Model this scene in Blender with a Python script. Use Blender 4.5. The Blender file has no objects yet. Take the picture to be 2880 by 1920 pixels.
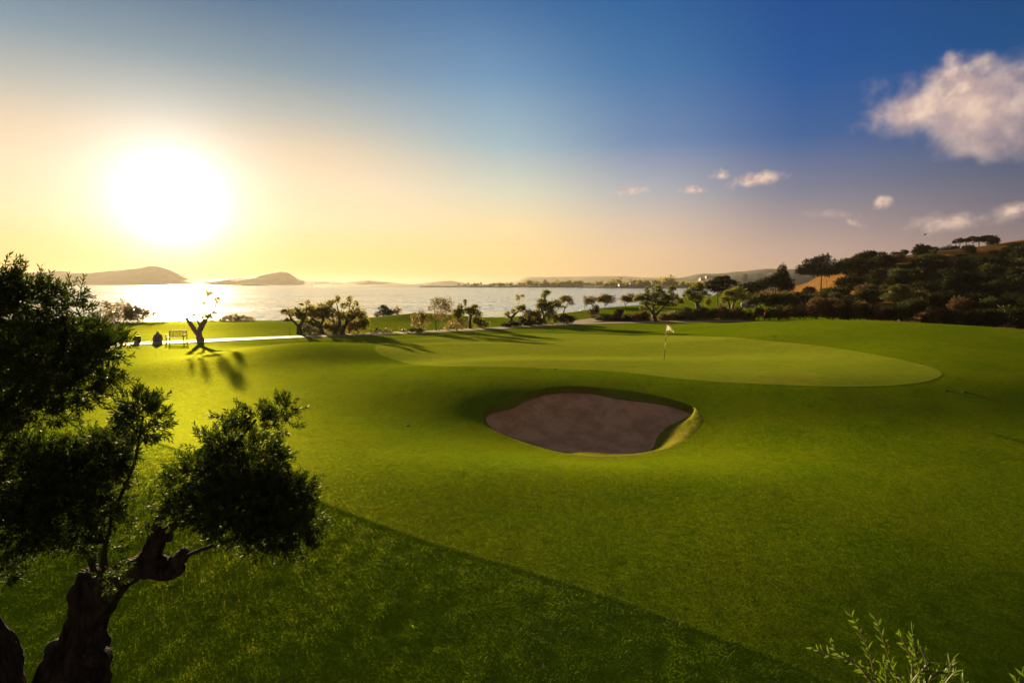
import bpy, math, random
import numpy as np
from mathutils import Vector
C = bpy.context.scene.collection
RNG = np.random.default_rng(7)
random.seed(7)

# ------------------------------------------------------------------ camera
CAMZ = 5.0
PITCH = math.atan(163 / 1600)
cam_d = bpy.data.cameras.new('camera'); cam = bpy.data.objects.new('camera', cam_d); C.objects.link(cam)
cam_d.sensor_width = 36; cam_d.lens = 20; cam_d.clip_start = 0.1; cam_d.clip_end = 40000
cam.location = (0, 0, CAMZ); cam.rotation_euler = (math.pi / 2 - PITCH, 0, 0)
bpy.context.scene.camera = cam
cT, sT = math.cos(PITCH), math.sin(PITCH)

def ray(px, py):
    dx = (px - 1440) / 1600; dy = (960 - py) / 1600
    return np.array([dx, cT + dy * sT, -sT + dy * cT])

def W(px, py, Y):
    """point of the place seen at pixel (px,py) of the 2880x1920 photograph at depth Y metres"""
    r = ray(px, py); return np.array([0, 0, CAMZ]) + r * (Y / r[1])

def pix(Y):
    return Y / 1600.0

# ------------------------------------------------------------------ light
SUN = ray(484, 566); SUN /= np.linalg.norm(SUN)
sd = bpy.data.lights.new('sun', 'SUN'); sd.energy = 5.0; sd.angle = math.radians(0.8); sd.color = (1.0, 0.76, 0.40)
so = bpy.data.objects.new('sun', sd); C.objects.link(so)
LAMP = np.array([SUN[0], SUN[1], SUN[2] * 1.34]); LAMP /= np.linalg.norm(LAMP)
so.rotation_euler = Vector(LAMP).to_track_quat('Z', 'Y').to_euler()
so.location = (-40, 60, 40)

sc = bpy.context.scene
sc.view_settings.view_transform = 'Standard'; sc.view_settings.look = 'None'
sc.view_settings.gamma = 1; sc.view_settings.use_curve_mapping = False
sc.view_settings.exposure = 1.95
sc.cycles.max_bounces = 6; sc.cycles.diffuse_bounces = 2; sc.cycles.glossy_bounces = 2
sc.cycles.transmission_bounces = 3; sc.cycles.volume_bounces = 0; sc.cycles.transparent_max_bounces = 6
sc.cycles.use_denoising = True
sc.cycles.adaptive_threshold = .004
sc.cycles.use_adaptive_sampling = True
sc.cycles.sample_clamp_indirect = 4.0

def lin(c):
    return tuple(((v / 255) / 12.92 if v / 255 <= .04045 else ((v / 255 + .055) / 1.055) ** 2.4) for v in c)

class NT:
    """tiny helper around a node tree"""
    def __init__(s, nt): s.nt = nt
    def n(s, t, **kw):
        x = s.nt.nodes.new(t)
        for k, v in kw.items(): setattr(x, k, v)
        return x
    def set(s, inp, v):
        if v is None: return
        if isinstance(v, bpy.types.NodeSocket): s.nt.links.new(v, inp)
        else: inp.default_value = v
    def math(s, op, a, b=None, c=None, clamp=False):
        x = s.n('ShaderNodeMath', operation=op, use_clamp=clamp)
        for i, v in enumerate((a, b, c)): s.set(x.inputs[i], v)
        return x.outputs[0]
    def vm(s, op, a, b=None, scale=None):
        x = s.n('ShaderNodeVectorMath', operation=op)
        s.set(x.inputs[0], a); s.set(x.inputs[1], b)
        if scale is not None: s.set(x.inputs['Scale'], scale)
        return x.outputs['Value'] if op in ('DOT_PRODUCT', 'LENGTH') else x.outputs[0]
    def mix(s, f, a, b, typ='RGBA', blend='MIX'):
        x = s.n('ShaderNodeMix', data_type=typ); x.clamp_factor = True
        if typ == 'RGBA': x.blend_type = blend
        i = {'RGBA': (6, 7), 'FLOAT': (2, 3), 'VECTOR': (4, 5)}[typ]
        s.set(x.inputs[0], f); s.set(x.inputs[i[0]], a); s.set(x.inputs[i[1]], b)
        return x.outputs[{'RGBA': 2, 'FLOAT': 0, 'VECTOR': 1}[typ]]
    def ramp(s, f, stops, interp='LINEAR'):
        x = s.n('ShaderNodeValToRGB'); x.color_ramp.interpolation = interp
        e = x.color_ramp.elements
        while len(e) < len(stops): e.new(.5)
        for el, (p, c) in zip(e, stops):
            el.position = p; el.color = (*c, 1) if len(c) == 3 else c
        s.set(x.inputs[0], f); return x.outputs[0]
    def noise(s, vec, scale, detail=3, rough=.55, col=False, dist=0):
        x = s.n('ShaderNodeTexNoise'); s.set(x.inputs['Vector'], vec)
        x.inputs['Scale'].default_value = scale; x.inputs['Detail'].default_value = detail
        x.inputs['Roughness'].default_value = rough; x.inputs['Distortion'].default_value = dist
        return x.outputs['Color' if col else 'Fac']
    def smooth(s, v, a, b):
        x = s.n('ShaderNodeMapRange', interpolation_type='SMOOTHSTEP'); s.set(x.inputs[0], v)
        x.inputs[1].default_value = a; x.inputs[2].default_value = b
        return x.outputs[0]

# ------------------------------------------------------------------ sky
world = bpy.data.worlds.new('World'); sc.world = world; world.use_nodes = True
wt = world.node_tree; wt.nodes.clear(); g = NT(wt)
tc = g.n('ShaderNodeTexCoord').outputs['Generated']
dirn = g.vm('NORMALIZE', tc)
sep = g.n('ShaderNodeSeparateXYZ'); wt.links.new(dirn, sep.inputs[0])
zz = g.math('MAXIMUM', sep.outputs[2], 0.0)
zf = g.math('MULTIPLY', zz, 1.6, clamp=True)
cosg = g.vm('DOT_PRODUCT', dirn, tuple(SUN))
gam = g.math('DEGREES', g.math('ARCCOSINE', g.math('MINIMUM', cosg, 1.0)))
EXS = 0.259      # the ramps hold display values; the exposure is divided out here
def sk(rows):
    return [(min(1, z * 1.6), tuple(v * EXS for v in lin(c))) for z, c in rows]
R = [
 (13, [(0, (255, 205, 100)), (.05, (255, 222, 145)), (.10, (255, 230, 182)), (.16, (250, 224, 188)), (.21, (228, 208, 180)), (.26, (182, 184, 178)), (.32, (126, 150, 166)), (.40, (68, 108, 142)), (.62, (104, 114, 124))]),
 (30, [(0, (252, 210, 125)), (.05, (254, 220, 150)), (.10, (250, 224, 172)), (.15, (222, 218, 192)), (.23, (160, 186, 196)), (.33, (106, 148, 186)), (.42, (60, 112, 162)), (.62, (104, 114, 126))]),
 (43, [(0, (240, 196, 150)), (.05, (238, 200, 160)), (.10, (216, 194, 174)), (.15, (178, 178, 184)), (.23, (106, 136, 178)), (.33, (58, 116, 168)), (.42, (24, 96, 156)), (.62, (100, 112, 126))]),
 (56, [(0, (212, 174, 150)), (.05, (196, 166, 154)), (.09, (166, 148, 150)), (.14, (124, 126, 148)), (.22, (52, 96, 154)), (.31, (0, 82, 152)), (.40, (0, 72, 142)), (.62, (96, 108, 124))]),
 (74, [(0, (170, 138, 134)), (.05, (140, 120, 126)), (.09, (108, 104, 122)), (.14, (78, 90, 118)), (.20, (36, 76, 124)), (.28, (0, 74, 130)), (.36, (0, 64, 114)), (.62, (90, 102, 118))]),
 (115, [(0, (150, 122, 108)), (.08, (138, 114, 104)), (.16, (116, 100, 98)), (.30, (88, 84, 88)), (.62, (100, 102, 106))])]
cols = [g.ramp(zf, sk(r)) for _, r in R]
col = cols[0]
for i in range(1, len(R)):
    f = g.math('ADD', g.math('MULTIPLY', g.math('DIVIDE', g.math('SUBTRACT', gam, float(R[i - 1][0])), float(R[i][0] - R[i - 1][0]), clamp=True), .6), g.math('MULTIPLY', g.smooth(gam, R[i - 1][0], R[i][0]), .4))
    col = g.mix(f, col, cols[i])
# clouds: soft noise shapes mixed into the sky colour, warm sunlit and duller tones painted in
def cloud(px, py, ra, rb, tilt, dens, seed, scale=9.0):
    global col
    c = ray(px, py); c /= np.linalg.norm(c)
    right = np.cross(c, (0, 0, 1)); right /= np.linalg.norm(right); up = np.cross(right, c)
    a = math.radians(tilt); r2 = right * math.cos(a) + up * math.sin(a); u2 = -right * math.sin(a) + up * math.cos(a)
    u = g.math('DIVIDE', g.vm('DOT_PRODUCT', dirn, tuple(r2)), ra)
    v = g.math('DIVIDE', g.vm('DOT_PRODUCT', dirn, tuple(u2)), rb)
    front = g.math('GREATER_THAN', g.vm('DOT_PRODUCT', dirn, tuple(c)), 0.0)
    cb = g.n('ShaderNodeCombineXYZ'); wt.links.new(u, cb.inputs[0]); wt.links.new(v, cb.inputs[1]); cb.inputs[2].default_value = seed
    uv = g.vm('MULTIPLY', cb.outputs[0], (ra * scale * 5, rb * scale * 5, 1))
    n1 = g.noise(uv, 1.0, 4, .5, dist=.2)
    r = g.math('SQRT', g.math('ADD', g.math('MULTIPLY', u, u), g.math('MULTIPLY', v, v)))
    d = g.math('SUBTRACT', g.math('ADD', 1.0, g.math('MULTIPLY', g.math('SUBTRACT', n1, .5), 1.9)), r)
    m = g.smooth(d, -.1, 1.0)
    m = g.math('MULTIPLY', g.math('MULTIPLY', m, front), dens)
    n2 = g.noise(uv, 1.3, 3, .5)
    cl = g.mix(g.smooth(n2, .36, .66), tuple(v * EXS for v in lin((196, 168, 164))) + (1,), tuple(v * EXS for v in lin((252, 220, 194))) + (1,))
    col = g.mix(m, col, cl)
cloud(2670, 295, .105, .046, -4, .95, 1.3, 4.0)
cloud(2700, 245, .050, .040, 0, .9, 3.3, 6.0)
cloud(2760, 360, .10, .040, -14, .6, 5.1, 4.0)
cloud(2830, 300, .10, .06, 0, .7, 7.7, 4.0)
cloud(2130, 502, .045, .013, 6, .95, 2.2, 9.0)
cloud(2025, 492, .016, .009, 0, .8, 9.2, 12.0)
cloud(1782, 535, .030, .009, 0, .9, 4.2, 12.0)
cloud(1952, 533, .022, .008, -8, .85, 6.2, 12.0)
cloud(2480, 570, .014, .012, 0, .75, 8.4, 10.0)
cloud(2400, 625, .020, .006, -25, .5, 3.9, 12.0)
cloud(2330, 600, .040, .008, -8, .25, 2.9, 10.0)
cloud(2660, 625, .050, .016, 0, .7, 1.9, 8.0)
cloud(2850, 595, .035, .014, 10, .85, 6.6, 8.0)
#cloud(140, 545, .040, .009, -8, .5, 5.5, 12.0)
# the burnt-out aureole round the sun
t1 = g.math('EXPONENT', g.math('MULTIPLY', g.math('POWER', g.math('DIVIDE', gam, 1.75), 1.2), -1.0))
t2 = g.math('EXPONENT', g.math('MULTIPLY', g.math('POWER', g.math('DIVIDE', gam, 6.2), 2.0), -1.0))
glow = g.vm('ADD', g.vm('SCALE', (1.0, .98, 1.04), scale=g.math('MULTIPLY', t1, .95)), g.vm('SCALE', (.10, .11, .12), scale=t2))
col = g.vm('ADD', col, glow)
# a share of physical sky light on top
ns = g.n('ShaderNodeTexSky', sky_type='NISHITA'); ns.sun_disc = False
ns.sun_elevation = math.asin(SUN[2]); ns.sun_rotation = math.atan2(SUN[0], SUN[1]); ns.dust_density = 2.0
col = g.vm('ADD', col, g.vm('SCALE', ns.outputs[0], scale=.0005))
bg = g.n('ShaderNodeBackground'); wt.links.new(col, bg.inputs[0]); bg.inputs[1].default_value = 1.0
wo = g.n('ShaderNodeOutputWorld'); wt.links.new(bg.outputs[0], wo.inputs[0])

# ------------------------------------------------------------------ helpers: objects
def S(t):
    t = np.clip(t, 0, 1); return t * t * (3 - 2 * t)

def mesh_obj(name, verts, faces, mat, parent=None, smooth=True, attrs=None, kind=None):
    me = bpy.data.meshes.new(name)
    v = np.asarray(verts, dtype=np.float32).reshape(-1, 3)
    if parent is not None: v = v - np.array(parent.location, dtype=np.float32)
    if isinstance(faces, np.ndarray):
        k = faces.shape[1]; nf = len(faces)
        me.vertices.add(len(v)); me.vertices.foreach_set('co', v.ravel())
        me.loops.add(nf * k); me.loops.foreach_set('vertex_index', faces.astype(np.int32).ravel())
        me.polygons.add(nf); me.polygons.foreach_set('loop_start', np.arange(0, nf * k, k, dtype=np.int32))
        me.update(calc_edges=True)
    else:
        me.from_pydata([tuple(map(float, p)) for p in v], [], faces); me.update()
    if attrs:
        for an, av in attrs.items():
            a = me.attributes.new(an, 'FLOAT', 'POINT'); a.data.foreach_set('value', np.asarray(av, dtype=np.float32))
    if smooth: me.polygons.foreach_set('use_smooth', np.ones(len(me.polygons), dtype=bool))
    if mat is not None: me.materials.append(mat)
    o = bpy.data.objects.new(name, me); C.objects.link(o)
    if parent is not None: o.parent = parent
    if kind: o['kind'] = kind
    return o

def thing(name, label, cat, loc, group=None):
    o = bpy.data.objects.new(name, None); C.objects.link(o); o.empty_display_size = .3
    o.location = tuple(float(v) for v in loc); o['label'] = label; o['category'] = cat
    if group: o['group'] = group
    return o

def tag(o, label, cat, group=None):
    o['label'] = label; o['category'] = cat
    if group: o['group'] = group
    return o

def dup(root, loc, rz, scale, label=None):
    r = root.copy(); C.objects.link(r)
    r.location = tuple(float(v) for v in loc); r.rotation_euler = (0, 0, rz); r.scale = scale
    if label: r['label'] = label
    for ch in list(root.children):
        c = ch.copy(); C.objects.link(c); c.parent = r
    return r

class MB:
    """collects boxes and tubes into one mesh"""
    def __init__(s): s.v = []; s.f = []
    def box(s, c, size, rz=0.0, ry=0.0, taper=1.0):
        c = np.array(c, float); b = len(s.v)
        for dz in (-.5, .5):
            for dx, dy in ((-.5, -.5), (.5, -.5), (.5, .5), (-.5, .5)):
                k = taper if dz > 0 else 1.0
                p = np.array([dx * size[0] * k, dy * size[1] * k, dz * size[2]])
                if ry: p = np.array([p[0] * math.cos(ry) + p[2] * math.sin(ry), p[1], -p[0] * math.sin(ry) + p[2] * math.cos(ry)])
                if rz: p = np.array([p[0] * math.cos(rz) - p[1] * math.sin(rz), p[0] * math.sin(rz) + p[1] * math.cos(rz), p[2]])
                s.v.append(c + p)
        for f in ((0, 3, 2, 1), (4, 5, 6, 7), (0, 1, 5, 4), (1, 2, 6, 5), (2, 3, 7, 6), (3, 0, 4, 7)):
            s.f.append(tuple(b + i for i in f))
        return s
    def tube(s, pts, rad, n=8, wob=0.0, seed=0, groove=0.0):
        pts = np.array(pts, float); rad = np.array(rad, float)
        rg = np.random.default_rng(seed); b0 = len(s.v); m = len(pts)
        ph = rg.uniform(0, 6.28, 6)
        for i in range(m):
            d = pts[min(i + 1, m - 1)] - pts[max(i - 1, 0)]; d /= (np.linalg.norm(d) + 1e-9)
            a = np.cross(d, (0, 1, 0.13)); a /= (np.linalg.norm(a) + 1e-9); c = np.cross(d, a)
            for k in range(n):
                t = k / n * 2 * math.pi
                w = 1 + groove * (abs(math.sin(6 * t + ph[4] + .6 * math.sin(i * .17))) * 1.0 + abs(math.sin(11 * t + ph[5] + .8 * math.sin(i * .23 + 1))) * .7 + .5 * math.sin(23 * t + i * .31) - .9) + wob * (math.sin(3 * t + ph[0] + i * .35) * .5 + math.sin(5 * t + ph[1] - i * .5) * .35 + math.sin(i * .9 + ph[2]) * .3 + math.sin(9 * t + ph[3] + i * .2) * .2)
                s.v.append(pts[i] + (a * math.cos(t) + c * math.sin(t)) * rad[i] * w)
        for i in range(m - 1):
            for k in range(n):
                s.f.append((b0 + i * n + k, b0 + i * n + (k + 1) % n, b0 + (i + 1) * n + (k + 1) % n, b0 + (i + 1) * n + k))
        s.v.append(pts[-1]); s.v.append(pts[0]); e = len(s.v)
        for k in range(n):
            s.f.append((b0 + (m - 1) * n + k, b0 + (m - 1) * n + (k + 1) % n, e - 2))
            s.f.append((b0 + (k + 1) % n, b0 + k, e - 1))
        return s
    def build(s, name, mat, parent=None, smooth=False):
        return mesh_obj(name, s.v, s.f, mat, parent, smooth)

def resample(pts, rad, n):
    pts = np.array(pts, float); rad = np.array(rad, float)
    d = np.r_[0, np.cumsum(np.linalg.norm(np.diff(pts, axis=0), axis=1))]
    t = np.linspace(0, d[-1], n)
    q = np.stack([np.interp(t, d, pts[:, k]) for k in range(3)], 1)
    for _ in range(2):
        q[1:-1] = (q[:-2] + 2 * q[1:-1] + q[2:]) / 4
    return q, np.interp(t, d, rad)

# ------------------------------------------------------------------ materials
def mat(name):
    m = bpy.data.materials.new(name); m.use_nodes = True; m.node_tree.nodes.clear()
    return m, NT(m.node_tree)

def out(g, sh):
    o = g.n('ShaderNodeOutputMaterial'); g.nt.links.new(sh, o.inputs[0])

def grass_mat(name, ca, cb, cc, k=1.0, fine=55, clump=5.0, kc=.5, gloss=.05, mow=None, patch=.35):
    m, g = mat(name)
    P = g.n('ShaderNodeNewGeometry').outputs['Position']
    n1 = g.noise(P, patch, 4, .6); n2 = g.noise(P, clump * 1.3, 3, .6); n3 = g.noise(P, fine, 2, .6)
    c = g.mix(g.smooth(n1, .32, .68), (*ca, 1), (*cb, 1))
    c = g.mix(g.smooth(g.math('ADD', g.math('MULTIPLY', n2, .6), g.math('MULTIPLY', n3, .4)), .38, .66), c, (*cc, 1))
    n4 = g.noise(g.vm('MULTIPLY', P, (.35, 1.0, 1)), .55, 5, .62, dist=.8)
    c = g.mix(g.math('MULTIPLY', g.smooth(n4, .46, .70), .55), c, tuple(v * m_ for v, m_ in zip(ca, (1.75, 1.12, 2.5))) + (1,))
    c = g.mix(g.math('MULTIPLY', g.smooth(g.noise(P, 1.7, 4, .6), .52, .72), .35), c, tuple(v * .55 for v in ca) + (1,))
    for sc_, lo, hi, mul, am in ((clump * 3.1, .50, .66, .50, .75), (clump * 2.3, .52, .68, 1.55, .60), (2.6, .50, .68, .72, .40), (1.1, .50, .66, 1.22, .35)):
        nz = g.noise(g.vm('ADD', P, (sc_ * 3.7, 1.3, 0)), sc_, 4, .72)
        c = g.mix(g.math('MULTIPLY', g.smooth(nz, lo, hi), am), c, g.vm('SCALE', c, scale=mul))
    if mow:
        wv = g.math('SINE', g.math('MULTIPLY', g.vm('DOT_PRODUCT', P, mow[0]), mow[1]))
        c = g.mix(g.math('MULTIPLY', g.smooth(wv, -.4, .4), .25), c, (*cb, 1))
    N = g.n('ShaderNodeNewGeometry').outputs['Normal']
    f1 = g.vm('SUBTRACT', g.noise(P, fine, 2, .7, col=True), (.5, .5, .5))
    f2 = g.vm('SUBTRACT', g.noise(P, clump, 3, .6, col=True), (.5, .5, .5))
    nn = g.vm('NORMALIZE', g.vm('ADD', g.vm('ADD', N, g.vm('SCALE', f1, scale=k * 3.2)), g.vm('SCALE', f2, scale=kc)))
    d = g.n('ShaderNodeBsdfDiffuse'); g.set(d.inputs[0], c); g.set(d.inputs['Normal'], nn)
    gl = g.n('ShaderNodeBsdfGlossy'); gl.inputs['Roughness'].default_value = .55
    gl.inputs[0].default_value = (.55, .60, .04, 1); g.set(gl.inputs['Normal'], nn)
    mx = g.n('ShaderNodeMixShader'); mx.inputs[0].default_value = gloss
    g.nt.links.new(d.outputs[0], mx.inputs[1]); g.nt.links.new(gl.outputs[0], mx.inputs[2])
    out(g, mx.outputs[0]); return m

def leaf_mat(name, ca, cb, trans=.35, spec=.10, rough=.5, tr=(.16, .2, .02)):
    m, g = mat(name)
    a = g.n('ShaderNodeAttribute', attribute_name='tint').outputs['Fac']
    c = g.mix(a, (*ca, 1), (*cb, 1))
    p = g.n('ShaderNodeBsdfPrincipled'); g.set(p.inputs['Base Color'], c)
    p.inputs['Roughness'].default_value = rough; p.inputs['Specular IOR Level'].default_value = spec
    t = g.n('ShaderNodeBsdfTranslucent'); t.inputs[0].default_value = (*tr, 1)
    mx = g.n('ShaderNodeMixShader'); mx.inputs[0].default_value = trans
    g.nt.links.new(p.outputs[0], mx.inputs[1]); g.nt.links.new(t.outputs[0], mx.inputs[2])
    out(g, mx.outputs[0]); return m

def solid(name, ca, cb=None, scale=8, rough=.8, bump=.3, bscale=None, spec=.3, metal=0, stretch=None, bd=.02):
    m, g = mat(name); cb = cb or tuple(v * .6 for v in ca)
    P = g.n('ShaderNodeTexCoord').outputs['Object']
    if stretch: P = g.vm('MULTIPLY', P, stretch)
    n = g.noise(P, scale, 5, .6)
    c = g.mix(g.smooth(n, .3, .7), (*cb, 1), (*ca, 1))
    p = g.n('ShaderNodeBsdfPrincipled'); g.set(p.inputs['Base Color'], c)
    p.inputs['Roughness'].default_value = rough; p.inputs['Specular IOR Level'].default_value = spec
    p.inputs['Metallic'].default_value = metal
    if bump:
        b = g.n('ShaderNodeBump'); b.inputs['Strength'].default_value = bump; b.inputs['Distance'].default_value = bd
        g.set(b.inputs['Height'], g.noise(P, bscale or scale * 4, 4, .65)); g.set(p.inputs['Normal'], b.outputs[0])
    out(g, p.outputs[0]); return m

M = {}
M['lawn'] = grass_mat('lawn_grass', (.062, .112, .001), (.108, .138, .002), (.125, .165, .003), k=.68, fine=55, clump=7, kc=.30, gloss=.035)
M['green'] = grass_mat('putting_green_grass', (.142, .188, .009), (.175, .210, .012), (.19, .225, .016), k=.8, fine=70, clump=12, kc=.25, gloss=.05)
M['rough'] = grass_mat('rough_grass', (.068, .122, .001), (.100, .144, .002), (.122, .172, .003), k=.75, fine=38, clump=4.5, kc=.8, gloss=.03)
M['dry'] = grass_mat('dry_hill_grass', (.11, .055, .017), (.20, .090, .024), (.055, .036, .015), k=.7, fine=8, clump=1.2, kc=1.2, gloss=.02, patch=.12)
M['edge'] = grass_mat('turf_edge_grass', (.16, .18, .012), (.20, .20, .02), (.22, .24, .03), k=.8, fine=60, clump=8, kc=.3)
M['lip'] = grass_mat('bunker_face_grass', (.09, .10, .010), (.12, .12, .012), (.15, .15, .014), k=.8, fine=40, clump=9, kc=.9)
M['blade'] = leaf_mat('grass_blade', (.05, .100, .002), (.11, .155, .004), trans=.4, spec=.05, tr=(.15, .24, .004))
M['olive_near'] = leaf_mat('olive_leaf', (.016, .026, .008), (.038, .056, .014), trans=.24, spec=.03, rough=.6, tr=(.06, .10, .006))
M['sapling'] = leaf_mat('sapling_leaf', (.028, .055, .006), (.060, .095, .012), trans=.3, spec=.2, rough=.45, tr=(.12, .19, .01))
M['olive_far'] = leaf_mat('olive_foliage', (.038, .048, .012), (.095, .100, .024), trans=.5, tr=(.30, .26, .03))
M['tamarisk'] = leaf_mat('tamarisk_foliage', (.06, .062, .026), (.13, .12, .05), trans=.4, tr=(.26, .19, .05))
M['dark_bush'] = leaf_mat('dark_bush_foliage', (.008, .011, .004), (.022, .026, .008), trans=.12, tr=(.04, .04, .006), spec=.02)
M['green_bush'] = leaf_mat('green_bush_foliage', (.022, .034, .006), (.06, .074, .014), trans=.42, tr=(.20, .20, .015))
M['olive_dim'] = leaf_mat('dim_olive_foliage', (.025, .032, .009), (.060, .062, .018), trans=.28, tr=(.10, .09, .012))
M['hill_green'] = leaf_mat('hill_green_foliage', (.014, .022, .005), (.04, .048, .010), trans=.25, tr=(.08, .08, .008))
M['red_bush'] = leaf_mat('red_brown_foliage', (.045, .026, .012), (.10, .05, .022), trans=.25, tr=(.14, .07, .02))
M['grey_bush'] = leaf_mat('grey_foliage', (.10, .10, .07), (.19, .18, .12), trans=.25, tr=(.2, .18, .08))
M['gold_bush'] = leaf_mat('dry_gold_foliage', (.16, .10, .03), (.28, .18, .05), trans=.35, tr=(.4, .25, .05))
M['bark'] = solid('olive_bark', (.10, .075, .055), (.03, .022, .018), scale=5, bump=.9, bscale=16, stretch=(1, 1, .25))
M['bark_pale'] = solid('weathered_and_flare_pale_bark', (.34, .27, .22), (.15, .11, .08), scale=5, bump=.8, bscale=16, stretch=(1, 1, .3))
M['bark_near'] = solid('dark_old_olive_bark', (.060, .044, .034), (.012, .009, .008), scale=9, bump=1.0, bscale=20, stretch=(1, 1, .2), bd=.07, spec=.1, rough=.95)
M['wood'] = solid('bench_teak', (.30, .12, .045), (.20, .08, .03), scale=9, rough=.7, bump=.2, spec=.15)
M['darkwood'] = solid('dark_wood_slat', (.06, .035, .03), (.035, .02, .018), scale=9, bump=.3)
M['stone'] = solid('grey_boulder', (.33, .28, .27), (.17, .14, .13), scale=4, bump=.9, bscale=14)
M['pale_stone'] = solid('pale_boulder', (.45, .42, .38), (.28, .25, .22), scale=3, bump=.8, bscale=10)
M['concrete'] = solid('path_concrete', (.25, .175, .13), (.20, .135, .10), scale=1.6, bump=.25, bscale=60, rough=.75)
M['white'] = solid('white_paint', (.8, .79, .76), (.72, .7, .68), rough=.4, bump=0)
M['black'] = solid('black_paint', (.02, .018, .018), rough=.9, bump=0, spec=.02)
M['cloth'] = leaf_mat('white_flag_cloth', (.80, .76, .72), (.8, .76, .72), trans=.5, spec=.1, rough=.8, tr=(.8, .74, .66))
M['print'] = solid('grey_blue_print', (.16, .18, .30), (.12, .14, .24), rough=.8, bump=0)
M['metal'] = solid('dull_metal', (.25, .24, .23), rough=.4, bump=0, metal=.7)
M['red'] = solid('red_flower', (.65, .03, .02), (.45, .02, .02), rough=.6, bump=0)
M['petal'] = solid('white_petal', (.75, .75, .72), rough=.6, bump=0)
M['pink'] = solid('pink_petal', (.65, .12, .14), rough=.6, bump=0)
M['roof'] = solid('terracotta_roof', (.35, .15, .09), (.22, .09, .06), bump=.3)
M['wall'] = solid('pale_house_wall', (.66, .60, .52), (.5, .45, .4), bump=.1)
M['glass'] = solid('dark_window', (.03, .035, .04), rough=.15, bump=0)
M['soil'] = solid('dry_soil', (.26, .18, .13), (.12, .09, .06), scale=.6, bump=.6, bscale=5)
M['hill_far'] = solid('distant_hill', (.12, .11, .07), (.07, .07, .045), scale=.02, bump=0)
M['hill_mid'] = solid('wooded_hill', (.045, .05, .03), (.02, .026, .014), scale=.035, bump=.8, bscale=.15)
M['hull'] = solid('dark_hull', (.05, .04, .04), bump=0)
M['leaf_litter'] = solid('pale_fallen_leaf', (.62, .42, .36), bump=0)

# sand with rake lines and scuffs
m, g = mat('bunker_sand')
P = g.n('ShaderNodeTexCoord').outputs['Object']
n = g.noise(P, 1.1, 5, .6); n2 = g.noise(P, 26, 4, .7); n3 = g.noise(g.vm('MULTIPLY', P, (3, 14, 3)), 2.2, 4, .6, dist=1.2)
c = g.mix(g.smooth(n, .38, .62), (.52, .25, .125, 1), (.72, .37, .20, 1))
c = g.mix(g.math('MULTIPLY', g.smooth(n2, .45, .75), .45), c, (.80, .50, .30, 1))
p = g.n('ShaderNodeBsdfDiffuse'); g.set(p.inputs[0], c)
b = g.n('ShaderNodeBump'); b.inputs['Strength'].default_value = 1.0; b.inputs['Distance'].default_value = .05
g.set(b.inputs['Height'], g.math('ADD', g.math('MULTIPLY', n2, .5), g.math('MULTIPLY', n3, .9)))
f1 = g.vm('SUBTRACT', g.noise(P, 60, 2, .7, col=True), (.5, .5, .5))
g.set(p.inputs['Normal'], g.vm('NORMALIZE', g.vm('ADD', b.outputs[0], g.vm('SCALE', f1, scale=2.6)))); out(g, p.outputs[0]); M['sand'] = m

# lagoon water
m, g = mat('lagoon_water')
P = g.n('ShaderNodeNewGeometry').outputs['Position']
v1 = g.vm('MULTIPLY', P, (.55, 1.0, 1))
w = g.math('ADD', g.math('MULTIPLY', g.noise(v1, .9, 4, .6, dist=.3), .5), g.math('MULTIPLY', g.noise(g.vm('MULTIPLY', P, (.5, 1.0, 1)), .12, 4, .65, dist=.5), 1.6))
b = g.n('ShaderNodeBump'); b.inputs['Strength'].default_value = .7; b.inputs['Distance'].default_value = .9
g.set(b.inputs['Height'], w)
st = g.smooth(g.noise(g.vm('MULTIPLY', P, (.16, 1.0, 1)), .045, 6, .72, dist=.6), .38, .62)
p = g.n('ShaderNodeBsdfPrincipled'); g.set(p.inputs['Base Color'], g.mix(st, (.22, .34, .46, 1), (.33, .46, .58, 1)))  # pale streaked base colour stands in for the reflected upper sky
g.set(p.inputs['Roughness'], g.math('ADD', .09, g.math('MULTIPLY', st, .12))); p.inputs['IOR'].default_value = 1.8; p.inputs['Specular IOR Level'].default_value = .9
nc = g.vm('MULTIPLY', g.vm('SUBTRACT', g.noise(g.vm('MULTIPLY', P, (.6, 1.0, 1)), 1.1, 3, .6, col=True), (.5, .5, .5)), (1.0, 1.35, 0))
nn = g.vm('NORMALIZE', g.vm('ADD', (0, 0, 1), g.vm('SCALE', nc, scale=g.math('ADD', .45, st))))
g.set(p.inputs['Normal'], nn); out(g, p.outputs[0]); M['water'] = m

# ------------------------------------------------------------------ terrain
BUNK_C = (2.9, 20.6)
def gauss(x, y, cx, cy, rx, ry, rot=0.0):
    dx, dy = x - cx, y - cy
    if rot: c, s = math.cos(rot), math.sin(rot); dx, dy = dx * c + dy * s, -dx * s + dy * c
    return np.exp(-(dx / rx) ** 2 - (dy / ry) ** 2)

def shoreY(x):
    return 77 + 9 * S((x + 18) / 22) + 24 * S((x - 2) / 22) + 34 * S((x - 27) / 20) + np.clip(x - 50, 0, 80) * 2.6 - 7 * S((-x - 42) / 20)

def vnoise(x, y, s, seed=0):
    """cheap smooth value noise from sines"""
    r = np.random.default_rng(seed); t = np.zeros_like(x, dtype=float)
    for i in range(6):
        a = r.uniform(0, 6.28); f = s * r.uniform(.6, 1.8); p = r.uniform(0, 6.28)
        t = t + np.sin((x * np.cos(a) + y * np.sin(a)) * f + p)
    return t / 6

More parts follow.
